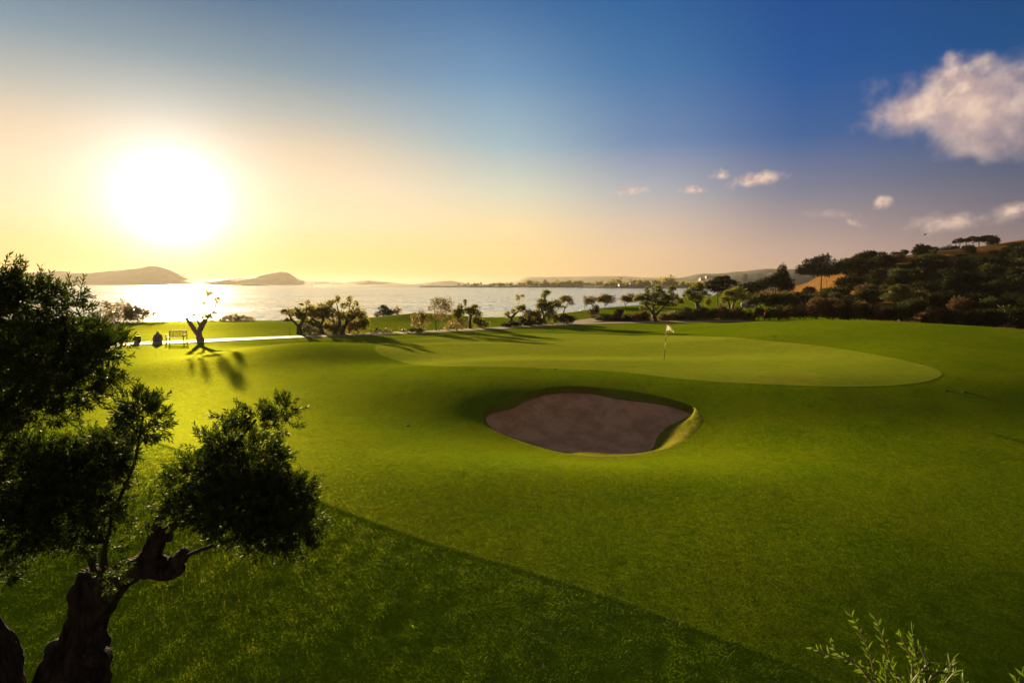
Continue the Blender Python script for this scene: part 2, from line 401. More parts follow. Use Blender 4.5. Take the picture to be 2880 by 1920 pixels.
def H(x, y):
    x = np.asarray(x, float); y = np.asarray(y, float)
    z = .0 * x
    z = z + 1.6 * S((x - 8) / 26) * S((y - 21) / 31) * (1 - .85 * S((y - 57 + 1.0 * np.clip(x - 27, 0, 22)) / 13))          # brow on the right
    e = np.sqrt(((x - 7) / 19.5) ** 2 + ((y - 39.5) / 13.0) ** 2)
    z = z + .36 * np.clip(1 + .055 * (39 - y), .1, 1.9) * (1 - S((e - .88) / .75))                                                  # green plateau
    z = z + .15 * gauss(x, y, -3, 44, 7, 3) - .12 * gauss(x, y, 3, 37, 8, 2.5) + .14 * gauss(x, y, 0, 32, 10, 2.2) + .15 * gauss(x, y, 14, 44, 8, 3) - .10 * gauss(x, y, 14, 36, 7, 2.6)
    z = z - .82 * gauss(x, y, BUNK_C[0] - .3, BUNK_C[1] - .1, 6.1, 4.9)                          # hollow of the bunker
    z = z + .18 * gauss(x, y, 2.0, 15.0, 6, 2.0)
    z = z + .62 * gauss(x, y, -14.5, 38.5, 5.5, 6.0, .5) + .25 * gauss(x, y, -19, 33, 5, 4)         # mound left of the green
    z = z - .42 * gauss(x, y, -13, 47.5, 10, 2.2, .06)                                      # swale before the path
    z = z - .34 * gauss(x, y, -8, 33, 5, 3.2)
    z = z + .20 * gauss(x, y, -7, 15, 7, 5)
    z = z - .150 * np.logaddexp(0, np.clip(12.5 - y - .15 * x, -20, 14) * .7) / .7 * (1 - S((y - 12) / 14)) # fall towards the near side
    z = z - .115 * np.logaddexp(0, np.clip(x - 5.5, -20, 24) * .45) / .45 * (1 - S((y - 6) / 22))
    z = z + .95 * gauss(x, y, -12.5, 78, 7.5, 5.0) + .35 * gauss(x, y, -34, 67, 14, 5)      # mounds past the path
    z = z + .55 * S((y - 74) / 30) * S((x + 4) / 12) + .9 * S((y - 92) / 40) * S((x - 18) / 20)
    x0 = 43 + np.clip(y - 72, 0, 130) * .40
    hl = 6.8 * S((x - x0) / 17) + 9.6 * np.clip((x - x0) / 74, 0, 1.5)
    z = z + hl * S((y - 70 - 6 * np.sin(x * .05)) / 84) * (1 - S((y - 168) / 80)) + .6 * vnoise(x, y, .14, 5) * S((x - 50) / 15) * S((y - 80) / 20)
    z = z + .07 * vnoise(x, y, .22, 12) * S((y - 10) / 10)
    z = z + .022 * vnoise(x, y, .55, 2) * S((y - 3) / 6) + .008 * vnoise(x, y, 1.4, 4)
    sh = S((y - shoreY(x)) / 5.5)
    return z * (1 - sh) + (-4.0) * sh

def hit(px, py):
    """where the sight line of a photo pixel meets the ground"""
    r = ray(px, py); t = np.r_[np.arange(3, 40, .05), np.arange(40, 420, .12)]
    p = r[None] * t[:, None]; dz = CAMZ + p[:, 2] - H(p[:, 0], p[:, 1])
    i = int(np.argmax(dz < 0)) if (dz < 0).any() else len(t) - 1
    if i > 0: f = dz[i - 1] / (dz[i - 1] - dz[i] + 1e-9); tt = t[i - 1] + f * (t[i] - t[i - 1])
    else: tt = t[0]
    x, y = r[0] * tt, r[1] * tt
    return np.array([x, y, float(H(x, y))])

def spline(pts, n=8):
    """closed Catmull-Rom through 2D points"""
    P = np.array(pts, float); m = len(P); o = []
    for i in range(m):
        a, b, c, d = P[i - 1], P[i], P[(i + 1) % m], P[(i + 2) % m]
        for k in range(n):
            t = k / n
            o.append(.5 * ((2 * b) + (-a + c) * t + (2 * a - 5 * b + 4 * c - d) * t * t + (-a + 3 * b - 3 * c + d) * t ** 3))
    return np.array(o)

def sdf_poly(x, y, poly):
    """signed distance (negative inside)"""
    x = x.ravel(); y = y.ravel(); d = np.full(x.shape, 1e9); ins = np.zeros(x.shape, bool)
    for i in range(len(poly)):
        a, b = poly[i - 1], poly[i]; e = b - a; wx, wy = x - a[0], y - a[1]
        t = np.clip((wx * e[0] + wy * e[1]) / (e @ e + 1e-12), 0, 1)
        d = np.minimum(d, (wx - e[0] * t) ** 2 + (wy - e[1] * t) ** 2)
        c = ((a[1] <= y) != (b[1] <= y)) & (wx < e[0] * (y - a[1]) / (e[1] if abs(e[1]) > 1e-12 else 1e-12))
        ins ^= c
    return np.where(ins, -1, 1) * np.sqrt(d)

green_px = [(1058, 973), (1065, 994), (1127, 1016), (1224, 1029), (1470, 1033), (1714, 1043), (1898, 1063), (2082, 1077), (2327, 1086), (2510, 1083), (2610, 1070), (2648, 1050), (2610, 1030), (2510, 1006), (2327, 975), (2130, 955), (1910, 944), (1592, 938), (1347, 942), (1163, 951), (1085, 961)]
green_poly = spline([hit(*p)[:2] for p in green_px], 8)
rim_px = [(1366, 1149), (1423, 1123), (1482, 1104), (1549, 1089), (1615, 1085), (1698, 1091), (1781, 1099), (1864, 1116), (1923, 1133), (1957, 1149), (1975, 1176), (1967, 1199), (1937, 1227), (1897, 1254), (1850, 1269), (1764, 1284), (1698, 1288), (1615, 1283), (1532, 1264), (1449, 1238), (1399, 1219), (1364, 1197), (1355, 1172)]
rim_poly = spline([hit(*p)[:2] for p in rim_px], 8)
mow_line = np.array([(-40, 36), (-22, 25.2)] + [tuple(hit(*p)[:2]) for p in [(640, 1318), (857, 1392), (935, 1426), (1135, 1500), (1290, 1549), (1453, 1594), (1616, 1647), (1739, 1688), (2050, 1800), (2300, 1900), (2560, 2020)]] + [(14, -.5)])
def mowf(x, y): return (y - np.interp(x, mow_line[:, 0], mow_line[:, 1])) * .8
def hillf(x, y):   # negative on the hillside and in the planted beds
    bx = np.interp(x, [-60, 6, 12, 20, 27.8, 36, 41, 46, 60, 90, 200], [500, 500, 72.5, 74.0, 70.5, 57.5, 50, 44, 34, 24, 10])
    far = np.interp(x, [0, 40, 46, 60, 90], [0, 0, 20, 80, 400])
    inner = np.maximum(bx - y, y - (bx + 7 + far))
    return inner

az = np.radians(np.r_[np.arange(-84, -50, 1.0), np.arange(-50, 50, .16), np.arange(50, 84.1, 1.0)])
rr = np.r_[.4, 1.2, 2, 2.6, 3.2 * np.exp(np.arange(0, 600) * .00823)]
A, Rr = np.meshgrid(az, rr); GX = (np.sin(A) * Rr); GY = (np.cos(A) * Rr); GZ = H(GX, GY)
nr, na = GX.shape
gv = np.stack([GX.ravel(), GY.ravel(), GZ.ravel()], 1)
idx = np.arange(nr * na).reshape(nr, na)
quads = np.stack([idx[:-1, :-1].ravel(), idx[:-1, 1:].ravel(), idx[1:, 1:].ravel(), idx[1:, :-1].ravel()], 1)[:, ::-1]
F_green = sdf_poly(gv[:, 0], gv[:, 1], green_poly)
F_rim = sdf_poly(gv[:, 0], gv[:, 1], rim_poly)
F_mow = mowf(gv[:, 0], gv[:, 1])
F_hill = hillf(gv[:, 0], gv[:, 1])

def region(fields):
    """faces of the ground where every field is negative; crossing faces are cut exactly on the border"""
    f = np.max(np.stack(fields, 0), 0) if len(fields) > 1 else fields[0]
    q = f[quads]; allin = (q < 0).all(1); mixed = ~allin & (q < 0).any(1)
    vs = [gv]; faces = [tuple(int(v) for v in r) for r in quads[allin]]
    ex = []; base = len(gv)
    for r in quads[mixed]:
        poly = []
        for i in range(4):
            a, b = r[i], r[(i + 1) % 4]; fa, fb = f[a], f[b]
            if fa < 0: poly.append(int(a))
            if (fa < 0) != (fb < 0):
                t = fa / (fa - fb); ex.append(gv[a] + (gv[b] - gv[a]) * t); poly.append(base + len(ex) - 1)
        if len(poly) >= 3: faces.append(tuple(poly))
    allv = np.vstack([gv, np.array(ex)]) if ex else gv
    used = np.unique(np.concatenate([np.array(ff) for ff in faces])) if faces else np.array([0])
    remap = np.full(len(allv), -1); remap[used] = np.arange(len(used))
    return allv[used], [tuple(int(remap[i]) for i in ff) for ff in faces]

v, f = region([-F_green, -F_rim, -F_mow, -F_hill]); mesh_obj('lawn', v, f, M['lawn'], kind='structure')
v, f = region([F_green]); mesh_obj('putting_green', v, f, M['green'], kind='structure')
v, f = region([F_mow, -F_hill]); mesh_obj('rough_lawn', v, f, M['rough'], kind='structure')
v, f = region([F_hill]); mesh_obj('hillside_ground', v, f, M['dry'], kind='structure')

# raised turf edges: round the green and along the mowing line
def strip(name, pts, w, h, m, closed=False, label=None):
    P = np.array(pts); n = len(P)
    T = (np.roll(P, -1, 0) - np.roll(P, 1, 0)) if closed else np.gradient(P, axis=0)
    T /= np.linalg.norm(T, axis=1)[:, None] + 1e-9; Nn = np.stack([T[:, 1], -T[:, 0]], 1)
    V = []
    for o, dz in ((-w, -.02), (-w * .35, h), (w * .35, h * .8), (w, -.02)):
        q = P + Nn * o; V.append(np.c_[q, H(q[:, 0], q[:, 1]) + dz])
    V = np.stack(V, 1).reshape(-1, 3); F = []
    for i in range(n if closed else n - 1):
        j = (i + 1) % n
        for k in range(3): F.append((i * 4 + k, j * 4 + k, j * 4 + k + 1, i * 4 + k + 1))
    return mesh_obj(name, V, F, m, kind='structure')

xs = np.linspace(-13, 7.5, 260); mp = np.c_[xs, np.interp(xs, mow_line[:, 0], mow_line[:, 1])]
for _ in range(40): mp[1:-1] = (mp[:-2] + 2 * mp[1:-1] + mp[2:]) / 4


# ------------------------------------------------------------------ bunker
sand_px = [(1368, 1164), (1409, 1157), (1439, 1152), (1472, 1132), (1512, 1113), (1552, 1101), (1598, 1101), (1652, 1102), (1685, 1111), (1724, 1123), (1764, 1131), (1814, 1133), (1864, 1138), (1913, 1146), (1948, 1160), (1917, 1187), (1876, 1212), (1848, 1238), (1836, 1262), (1815, 1271), (1764, 1280), (1698, 1285), (1615, 1280), (1532, 1262), (1449, 1236), (1399, 1217), (1374, 1196)]
cb = np.array([hit(1660, 1222)[0], hit(1660, 1222)[1]])
def polar(poly, n=220):
    d = poly - cb; a = np.arctan2(d[:, 1], d[:, 0]); r = np.linalg.norm(d, axis=1); o = np.argsort(a)
    t = np.linspace(-math.pi, math.pi, n, endpoint=False)
    return t, np.interp(t, np.r_[a[o][-3:] - 2 * math.pi, a[o], a[o][:3] + 2 * math.pi], np.r_[r[o][-3:], r[o], r[o][:3]])
DROP = .26
def hit_drop(px, py, drop):
    r = ray(px, py); t = np.arange(12, 40, .03); p = r[None] * t[:, None]
    dz = CAMZ + p[:, 2] - (H(p[:, 0], p[:, 1]) - drop); i = int(np.argmax(dz < 0)); return p[i, :2]
sand_poly = spline([hit_drop(*p, DROP) for p in sand_px], 8)
th, Rrim = polar(rim_poly); _, Rs = polar(sand_poly)
Rs = np.minimum(Rs, Rrim - .10)
n = len(th); ux, uy = np.cos(th), np.sin(th)
V = []; rings = []
for k, t in enumerate(np.linspace(0, 1, 9)):
    rad = (Rrim + .03) * (1 - t) + Rs * t
    x = cb[0] + ux * rad; y = cb[1] + uy * rad
    hr = H(cb[0] + ux * Rrim, cb[1] + uy * Rrim)
    prof = .012 - (DROP + .03) * S(t * 1.05) if k else .004
    V.append(np.c_[x, y, hr + prof])
lipV = np.vstack(V); F = []
for k in range(8):
    for i in range(n):
        j = (i + 1) % n; F.append((k * n + i, (k + 1) * n + i, (k + 1) * n + j, k * n + j))
bk = thing('sand_bunker', 'kidney-shaped sand bunker with a turf lip below the putting green', 'bunker', (cb[0], cb[1], float(H(*cb)) - .5))
mesh_obj('turf_lip', lipV, F, M['lip'], bk)
V = []; K = 46
hr = H(cb[0] + ux * Rrim, cb[1] + uy * Rrim) - DROP - .015
for k in range(K + 1):
    t = 1 - k / K
    rad = Rs * t + (.12 if k == 0 else 0)
    x = cb[0] + ux * rad; y = cb[1] + uy * rad
    mean = hr.mean(); z = mean + (hr - mean) * t ** 1.3 - .80 * (1 - t ** 5)
    z = z + .07 * vnoise(x, y, 1.3, 9) * S(2.5 * (1 - t)) + .014 * vnoise(x, y, 6, 3) * S(2.5 * (1 - t))
    V.append(np.c_[x, y, z])
F = []
for k in range(K):
    for i in range(n):
        j = (i + 1) % n; F.append((k * n + i, (k + 1) * n + i, (k + 1) * n + j, k * n + j))
mesh_obj('sand', np.vstack(V), F, M['sand'], bk)

# ------------------------------------------------------------------ water, far land, islands
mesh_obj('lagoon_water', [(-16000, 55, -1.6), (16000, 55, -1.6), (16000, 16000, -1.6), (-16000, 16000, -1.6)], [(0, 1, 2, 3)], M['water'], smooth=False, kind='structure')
mesh_obj('lagoon_bed', [(-16000, 50, -4.4), (16000, 50, -4.4), (16000, 16000, -4.4), (-16000, 16000, -4.4)], [(0, 1, 2, 3)], M['soil'], smooth=False, kind='structure')

def ridge(name, prof, D, depth, m, steps=240, rough=1.0, seed=0, kind='structure', base=None):
    P = np.array(prof, float); px = np.linspace(P[0, 0], P[-1, 0], steps); py = np.interp(px, P[:, 0], P[:, 1])
    for _ in range(3): py[1:-1] = (py[:-2] + 2 * py[1:-1] + py[2:]) / 4
    rg = np.random.default_rng(seed)
    jit = np.convolve(rg.normal(0, 1, steps + 8), np.ones(3) / 3, 'same')[4:-4] * rough
    cr = np.array([W(a, b, D) for a, b in zip(px, py)]); zc = cr[:, 2] + jit * pix(D)
    V = []; nrow = 22
    for k in range(nrow):
        t = k / (nrow - 1) * 2 - 1                    # -1 front, +1 back
        hgt = (1 - abs(t) ** 1.35)
        yy = D + t * depth; zb = -2.2
        x = cr[:, 0] * (yy / D) if t < 0 else cr[:, 0]
        z = zb + (zc - zb) * hgt
        z = z + vnoise(x, np.full_like(x, yy), 9.0 / depth, seed) * (zc - zb) * .13 * (1 - hgt) * hgt * 4
        V.append(np.c_[x, np.full_like(x, yy), z])
    V = np.vstack(V); F = []
    for k in range(nrow - 1):
        for i in range(steps - 1):
            F.append((k * steps + i, k * steps + i + 1, (k + 1) * steps + i + 1, (k + 1) * steps + i))
    return mesh_obj(name, V, F, m, kind=kind)

ridge('island_hills', [(-700, 790), (-400, 780), (-100, 778), (0, 775), (75, 766), (165, 761), (250, 766), (340, 758), (400, 752), (418, 746), (445, 747), (480, 757), (520, 778), (560, 794), (592, 799)], 2600, 240, M['hill_far'], rough=.35, seed=1)
ridge('island_hills.001', [(525, 799.5), (575, 787), (640, 781), (700, 779), (743, 771), (763, 766), (787, 763), (806, 765), (827, 781), (858, 790), (882, 790), (935, 792), (985, 796), (1000, 799.5)], 2700, 200, M['hill_far'], rough=.35, seed=2)
ridge('island_hills.002', [(940, 799.5), (975, 793), (1032, 788), (1072, 791), (1118, 796), (1155, 799.5)], 3300, 160, M['hill_far'], rough=.3, seed=3)
ridge('island_hills.003', [(1165, 799), (1240, 790), (1268, 789), (1292, 793), (1330, 799)], 4200, 160, M['hill_far'], rough=.3, seed=4)
ridge('far_mountain', [(1400, 799), (1443, 794), (1482, 778), (1605, 778), (1666, 776), (1758, 776), (1804, 780), (1911, 781), (2050, 790), (2200, 796)], 5400, 400, M['hill_far'], rough=.3, seed=5)
ridge('coast_hills', [(1690, 801), (1727, 797), (1788, 789), (1865, 784), (1926, 781), (1966, 769), (2018, 770), (2080, 763), (2148, 756), (2182, 755), (2236, 756), (2330, 745), (2500, 740), (2900, 730), (3600, 735)], 1900, 330, M['hill_mid'], rough=.8, seed=6)
ridge('wooded_hill', [(1880, 806), (1941, 796), (2003, 780), (2080, 769), (2150, 767), (2240, 762), (2400, 755), (3000, 750)], 1100, 180, M['hill_mid'], rough=1.1, seed=7)
ridge('small_islet', [(644, 803), (680, 799), (720, 798), (752, 800), (768, 803)], 1700, 25, M['hill_mid'], steps=50, rough=.5, seed=8)
# low far shore
ridge('far_shore', [(880, 800.5), (1000, 800), (1200, 799.5), (1400, 800), (1600, 799), (1750, 797), (1900, 797), (2080, 800)], 1150, 170, M['hill_mid'], rough=.5, seed=9)

# ------------------------------------------------------------------ haze
hm, g = mat('evening_haze')
pv = g.n('ShaderNodeVolumePrincipled'); pv.inputs['Color'].default_value = (.30, .27, .24, 1)
pv.inputs['Density'].default_value = 1.55e-4; pv.inputs['Anisotropy'].default_value = .42
ho = g.n('ShaderNodeOutputMaterial'); g.nt.links.new(pv.outputs[0], ho.inputs['Volume'])
mb = MB(); mb.box((0, 4000, 43), (34500, 25000, 100)); hz = mb.build('haze', hm); hz['kind'] = 'stuff'

# ------------------------------------------------------------------ vegetation generators
def unit(v): return v / (np.linalg.norm(v, axis=-1, keepdims=True) + 1e-9)

def leaf_quads(p, d, L, w, rg, bend=.0):
    """rhombic leaves: base, side, tip, side"""
    n = len(p); d = unit(d); r = unit(np.cross(d, rg.normal(0, 1, (n, 3)))); L = np.asarray(L).reshape(-1, 1); w = np.asarray(w).reshape(-1, 1)
    m = p + d * L * .45; nn = np.cross(r, d) * L * bend
    V = np.stack([p, m + r * w * .5 + nn, p + d * L, m - r * w * .5 + nn], 1).reshape(-1, 3)
    return V, np.arange(n * 4).reshape(n, 4)

def clump_leaves(c, r, n, size, rg, up=.25, sub=7, spread=.42, asp=.55):
    """leaves of one foliage lobe: sub clusters over the lobe's volume, leaves scattered round each"""
    k = max(2, int(sub)); q = unit(rg.normal(0, 1, (k, 3))) * (rg.uniform(.25, .95, (k, 1))) * r
    w = rg.uniform(.4, 1, k); w /= w.sum(); a = rg.choice(k, n, p=w)
    off = rg.normal(0, 1, (n, 3)) * r * spread * rg.uniform(.5, 1, (k, 1))[a]
    p = q[a] + off
    e = np.linalg.norm(p / r, axis=1, keepdims=True); p = np.where(e > 1.2, p / e * rg.uniform(.6, 1.2, (n, 1)), p)
    ks = int(10 + 3 * sub); qs = unit(rg.normal(0, 1, (ks, 3)) + [0, 0, .35]); ls = rg.uniform(.95, 1.5, ks); m_ = rg.uniform(0, 1, n) < .34; b_ = rg.integers(0, ks, n)
    u_ = rg.uniform(.5, 1, (n, 1)); p = np.where(m_[:, None], qs[b_] * r * ls[b_][:, None] * u_ + rg.normal(0, 1, (n, 3)) * r.mean() * .13 * (1.25 - u_), p)
    d = unit(p / r) * .6 + rg.normal(0, .6, (n, 3)) + np.array([0, 0, up])
    L = size * rg.uniform(.6, 1.3, n)
    V, F = leaf_quads(p + c, d, L, L * asp, rg)
    t = np.clip(rg.uniform(0, 1, k)[a] * .5 + rg.uniform(0, .5, n), 0, 1)
    return V, F, np.repeat(t, 4)

def join(parts):
    V = []; F = []; T = []; b = 0
    for v, f, t in parts:
        V.append(v); F.append(f + b); T.append(t); b += len(v)
    return np.vstack(V), np.vstack(F), np.concatenate(T)

def px_pts(pts, Y, bx, seed=0, bulge=.12):
    """limb polyline in photo pixels at depth Y, given some depth wander"""
    rg = np.random.default_rng(seed); o = []
    for i, (a, b, r) in enumerate(pts):
        yy = Y + rg.uniform(-1, 1) * bulge * i
        o.append(W(a, b, yy))
    return np.array(o), np.array([p[2] for p in pts], float) * pix(Y)

def plant(name, label, cat, base, Y, limbs, lobes, fol='olive_far', bark='bark', size=.15, dens=1.25, group=None, seed=0, asp=.5, flat=.8, leafname='crown', up=.25, petals=None, sub=8, sink=True, spread=.46):
    """a tree or bush whose limbs and foliage lobes are given in photo pixels at its own depth"""
    if Y is None: b = hit(*base); Y = b[1]
    else: b = W(base[0], base[1], Y)
    rg = np.random.default_rng(seed + int(base[0] * 7 + base[1]))
    gz = float(H(b[0], b[1]))
    root = thing(name, label, cat, (b[0], b[1], min(b[2], gz) if sink else b[2]), group)
    for i, lb in enumerate(limbs):
        P, Rd = px_pts(lb, Y, base[0], seed + i, .12 if Y < 200 else 0); Rd = Rd * .72
        if i == 0:
            P[0] = (P[0][0], b[1], min(P[0][2], gz) - .08); Rd[0] *= 1.25
        P, Rd = resample(P, Rd, max(5, len(lb) * 4))
        mb = MB(); mb.tube(P, Rd, 9 if Rd.max() > .06 else 5, .22 if Rd.max() > .1 else .08, seed + i)
        mb.build('trunk' if i == 0 else 'branch', M[bark], root, smooth=True)
    parts = []
    for (lx, ly, rx, ry, *dd) in lobes:
        dy = rg.uniform(-.5, .5) * rx * pix(Y) * .8
        c = W(lx, ly, Y + dy); r = np.array([rx * pix(Y), max(rx, ry) * pix(Y) * flat, ry * pix(Y)])
        area = math.pi * r[0] * r[2]; s = size
        n = int(dens * (dd[0] if dd else 1) * area * 5.0 / (s * s * asp * .5)) + 20
        parts.append(clump_leaves(c, r, n, s, rg, up, sub, spread, asp))
    if parts:
        V, F, T = join(parts)
        zg = H(V[:, 0], V[:, 1]); V[:, 2] = np.maximum(V[:, 2], np.minimum(zg + .02, V[:, 2] + 3) if sink else V[:, 2])
        mesh_obj(leafname, V, F, M[fol], root, smooth=False, attrs={'tint': T}, kind=None)
    if petals:
        mname, n = petals; Vp = V.reshape(-1, 4, 3)[rg.choice(len(V) // 4, n)][:, 2]
        Vq, Fq = leaf_quads(Vp, rg.normal(0, 1, (n, 3)), np.full(n, .10), np.full(n, .09), rg)
        o = mesh_obj('blossoms', Vq, Fq, M[mname], root, smooth=False); o['kind'] = 'stuff'
    return root

def bush(label, px, row, lobes, fol, seed=0, Y=None, size=.14, dens=1.2, name='bush', cat='bush', group=None, petals=None, stems=3, **kw):
    ly = min(l[1] for l in lobes); limbs = []
    for i in range(stems):
        l = lobes[i % len(lobes)]
        limbs.append([(px + (i - 1) * 1.5, row, 1.4), ((px + l[0]) / 2 + (i - 1) * 2, (row + l[1]) / 2, 1.0), (l[0] + (i - 1) * 3, l[1], .5)])
    return plant(name, label, cat, (px, row), Y, limbs, lobes, fol, 'bark', size, dens, group, seed, leafname='foliage', petals=petals, **kw)

O = 'olive tree'
# ---- old olives along the path, left to right
plant('olive_tree', 'pollarded old olive with forked thick trunk and sparse sprigs right of the bench', O, (564, 957), None,
      [[(564, 958, 12), (561, 942, 11), (557, 926, 10)], [(555, 938, 9), (543, 921, 8), (534, 907, 7), (523, 896, 6)], [(560, 932, 10), (569, 913, 9), (578, 898, 8)], [(570, 908, 6), (586, 894, 4)],
       [(562, 915, 4), (557, 903, 4), (554, 895, 4)], [(568, 898, 3), (571, 876, 2.2), (573, 850, 1.6), (588, 828, 1.2)], [(585, 893, 3), (600, 878, 2), (606, 862, 1.6), (610, 845, 1.2)], [(571, 876, 1.6), (562, 860, 1.2), (548, 853, 1)], [(540, 884, 2), (528, 862, 1.3), (518, 838, 1)], [(548, 890, 2), (544, 860, 1.2), (540, 832, 1)]],
      [(522, 891, 8, 6), (549, 889, 7, 7), (577, 891, 9, 6), (589, 889, 7, 6), (560, 853, 14, 6, .6), (590, 823, 14, 8, .9), (575, 833, 10, 7, .5), (611, 842, 9, 10, .8), (606, 880, 9, 4, .5), (517, 835, 3, 4), (514, 846, 3, 3), (540, 829, 5, 6, .7), (538, 843, 4, 3), (572, 850, 8, 5, .7)], size=.11, dens=1.1, sub=9, bark='bark_pale')  # pale bark here imitates the sun flare washing over the trunk
plant('olive_tree', 'leaning olive with a bare limb reaching left beside the thin stake', O, (842, 940), None,
      [[(842, 940, 10), (842, 925, 9), (842, 910, 8)], [(836, 914, 5), (822, 899, 3), (812, 886, 2)], [(847, 912, 6), (856, 892, 4), (862, 874, 2), (863, 853, 1)], [(850, 905, 3), (845, 885, 2), (842, 872, 1)]],
      [(799, 877, 8, 6), (812, 878, 14, 9), (824, 890, 8, 6, .6), (844, 877, 14, 10), (840, 888, 12, 9), (852, 893, 15, 12), (863, 876, 11, 10), (875, 864, 9, 6), (864, 851, 7, 6, .7), (835, 870, 6, 5), (850, 858, 4, 4), (843, 856, 3, 2), (878, 880, 10, 8)], sub=9)
plant('olive_tree', 'twisted olive with a rounded golden crown in the middle of the three', O, (906, 939), None,
      [[(906, 939, 8), (904, 922, 7), (900, 908, 7)], [(898, 910, 5), (887, 902, 4), (873, 896, 2)], [(904, 912, 5), (910, 896, 4), (905, 878, 2)]],
      [(893, 877, 16, 13), (903, 865, 14, 10), (908, 882, 20, 14), (879, 884, 12, 9), (920, 891, 18, 11), (888, 893, 14, 8)], sub=9)
plant('olive_tree', 'tallest leaning olive of the path-side group with tufted tops over the lagoon', O, (961, 940), None,
      [[(961, 941, 9), (965, 926, 8), (970, 914, 8)], [(970, 914, 7), (981, 902, 5), (995, 894, 4), (1008, 884, 2)], [(957, 920, 6), (953, 892, 4), (951, 874, 2.4), (947, 854, 1.4)], [(972, 908, 4), (980, 882, 2), (983, 857, 1.4), (984, 842, .8)], [(952, 880, 2), (938, 870, 1.5), (929, 855, 1)], [(981, 874, 1.6), (997, 862, 1.2), (1004, 855, .8)]],
      [(1006, 880, 22, 14), (1024, 894, 12, 8, .7), (988, 885, 18, 12), (959, 888, 18, 12), (940, 880, 10, 10), (926, 858, 9, 12), (923, 872, 8, 10), (935, 850, 9, 5, .8), (949, 839, 7, 6), (948, 848, 5, 5, .7), (967, 861, 9, 8), (984, 839, 8, 6, .8), (982, 850, 6, 6, .7), (980, 858, 5, 5, .6), (1001, 853, 7, 6), (992, 864, 4, 5, .6), (975, 895, 16, 10)], sub=10)
bush('round olive-green shrub at the path edge under the tallest leaning olive', 1008, 938, [(1006, 914, 27, 20), (1020, 905, 16, 14), (994, 920, 16, 16)], 'olive_far', 3)
bush('narrow dry golden shrub left of the round olive-green shrub', 981, 939, [(982, 920, 9, 18), (986, 908, 8, 8)], 'gold_bush', 4, dens=.7)
bush('brownish shrub between the trunks of the middle and tallest leaning olives', 936, 938, [(936, 914, 22, 18), (948, 925, 14, 12), (920, 925, 14, 12)], 'tamarisk', 5)
bush('low silvery spreading shrub right of the bare-limbed olive', 872, 938, [(866, 928, 20, 10), (858, 918, 12, 7), (885, 933, 16, 6)], 'grey_bush', 6, dens=1.1)
bush('dark bush behind the silvery spreading shrub', 880, 925, [(877, 908, 20, 12), (890, 918, 14, 10)], 'dark_bush', 7, Y=64)
bush('small bright green tuft between two olive trunks', 944, 940, [(944, 931, 8, 9)], 'green_bush', 8, dens=.8)
bush('low shore bush left of the leaning olives', 804, 910, [(797, 906, 13, 5), (812, 903, 12, 7)], 'dark_bush', 9, Y=76)
# ---- shore shrubs on the left
bush('feathery tall tamarisk on the shore, left one of the shore shrubs', 330, 912, [(310, 868, 20, 14, .7), (340, 858, 14, 16, .6), (295, 880, 16, 10, .6), (345, 880, 20, 14, .8), (318, 893, 24, 14), (355, 862, 10, 12, .6), (300, 855, 9, 9, .5)], 'tamarisk', 10, Y=74, size=.13, dens=.8, spread=.5)
bush('dense dark rounded tamarisk beside the feathery one', 385, 912, [(372, 876, 20, 14), (388, 886, 26, 18), (404, 878, 16, 12, .7), (360, 890, 14, 12)], 'tamarisk', 11, Y=74, size=.13)
bush('ragged backlit tamarisk nearest the sun glitter', 450, 910, [(430, 874, 14, 10, .5), (447, 884, 18, 14, .6), (462, 894, 12, 12, .6), (434, 892, 18, 10, .5), (456, 874, 6, 8, .4)], 'tamarisk', 12, Y=74, size=.12, dens=.8)
bush('low dark bush at the foot of the shore tamarisks', 345, 918, [(340, 913, 32, 7), (372, 914, 20, 6)], 'dark_bush', 13, Y=72)
bush('dark bush between the foreground olive and the shore', 270, 925, [(268, 905, 30, 16), (245, 912, 22, 14)], 'dark_bush', 14, Y=70)
bush('small low shrub under the sun glitter', 495, 911, [(490, 904, 14, 6, .7), (510, 907, 12, 4, .6)], 'tamarisk', 15, Y=75, dens=.7)
bush('tiny shrub just right of the pollarded olive', 597, 908, [(597, 900, 6, 8, .7)], 'tamarisk', 16, Y=76, dens=.7)
bush('long low feathery shrub on the shore right of the pollarded olive', 665, 907, [(640, 896, 16, 8, .7), (660, 893, 16, 9, .8), (682, 897, 16, 8, .7), (702, 899, 14, 7, .7), (625, 900, 8, 5, .6)], 'tamarisk', 17, Y=76)
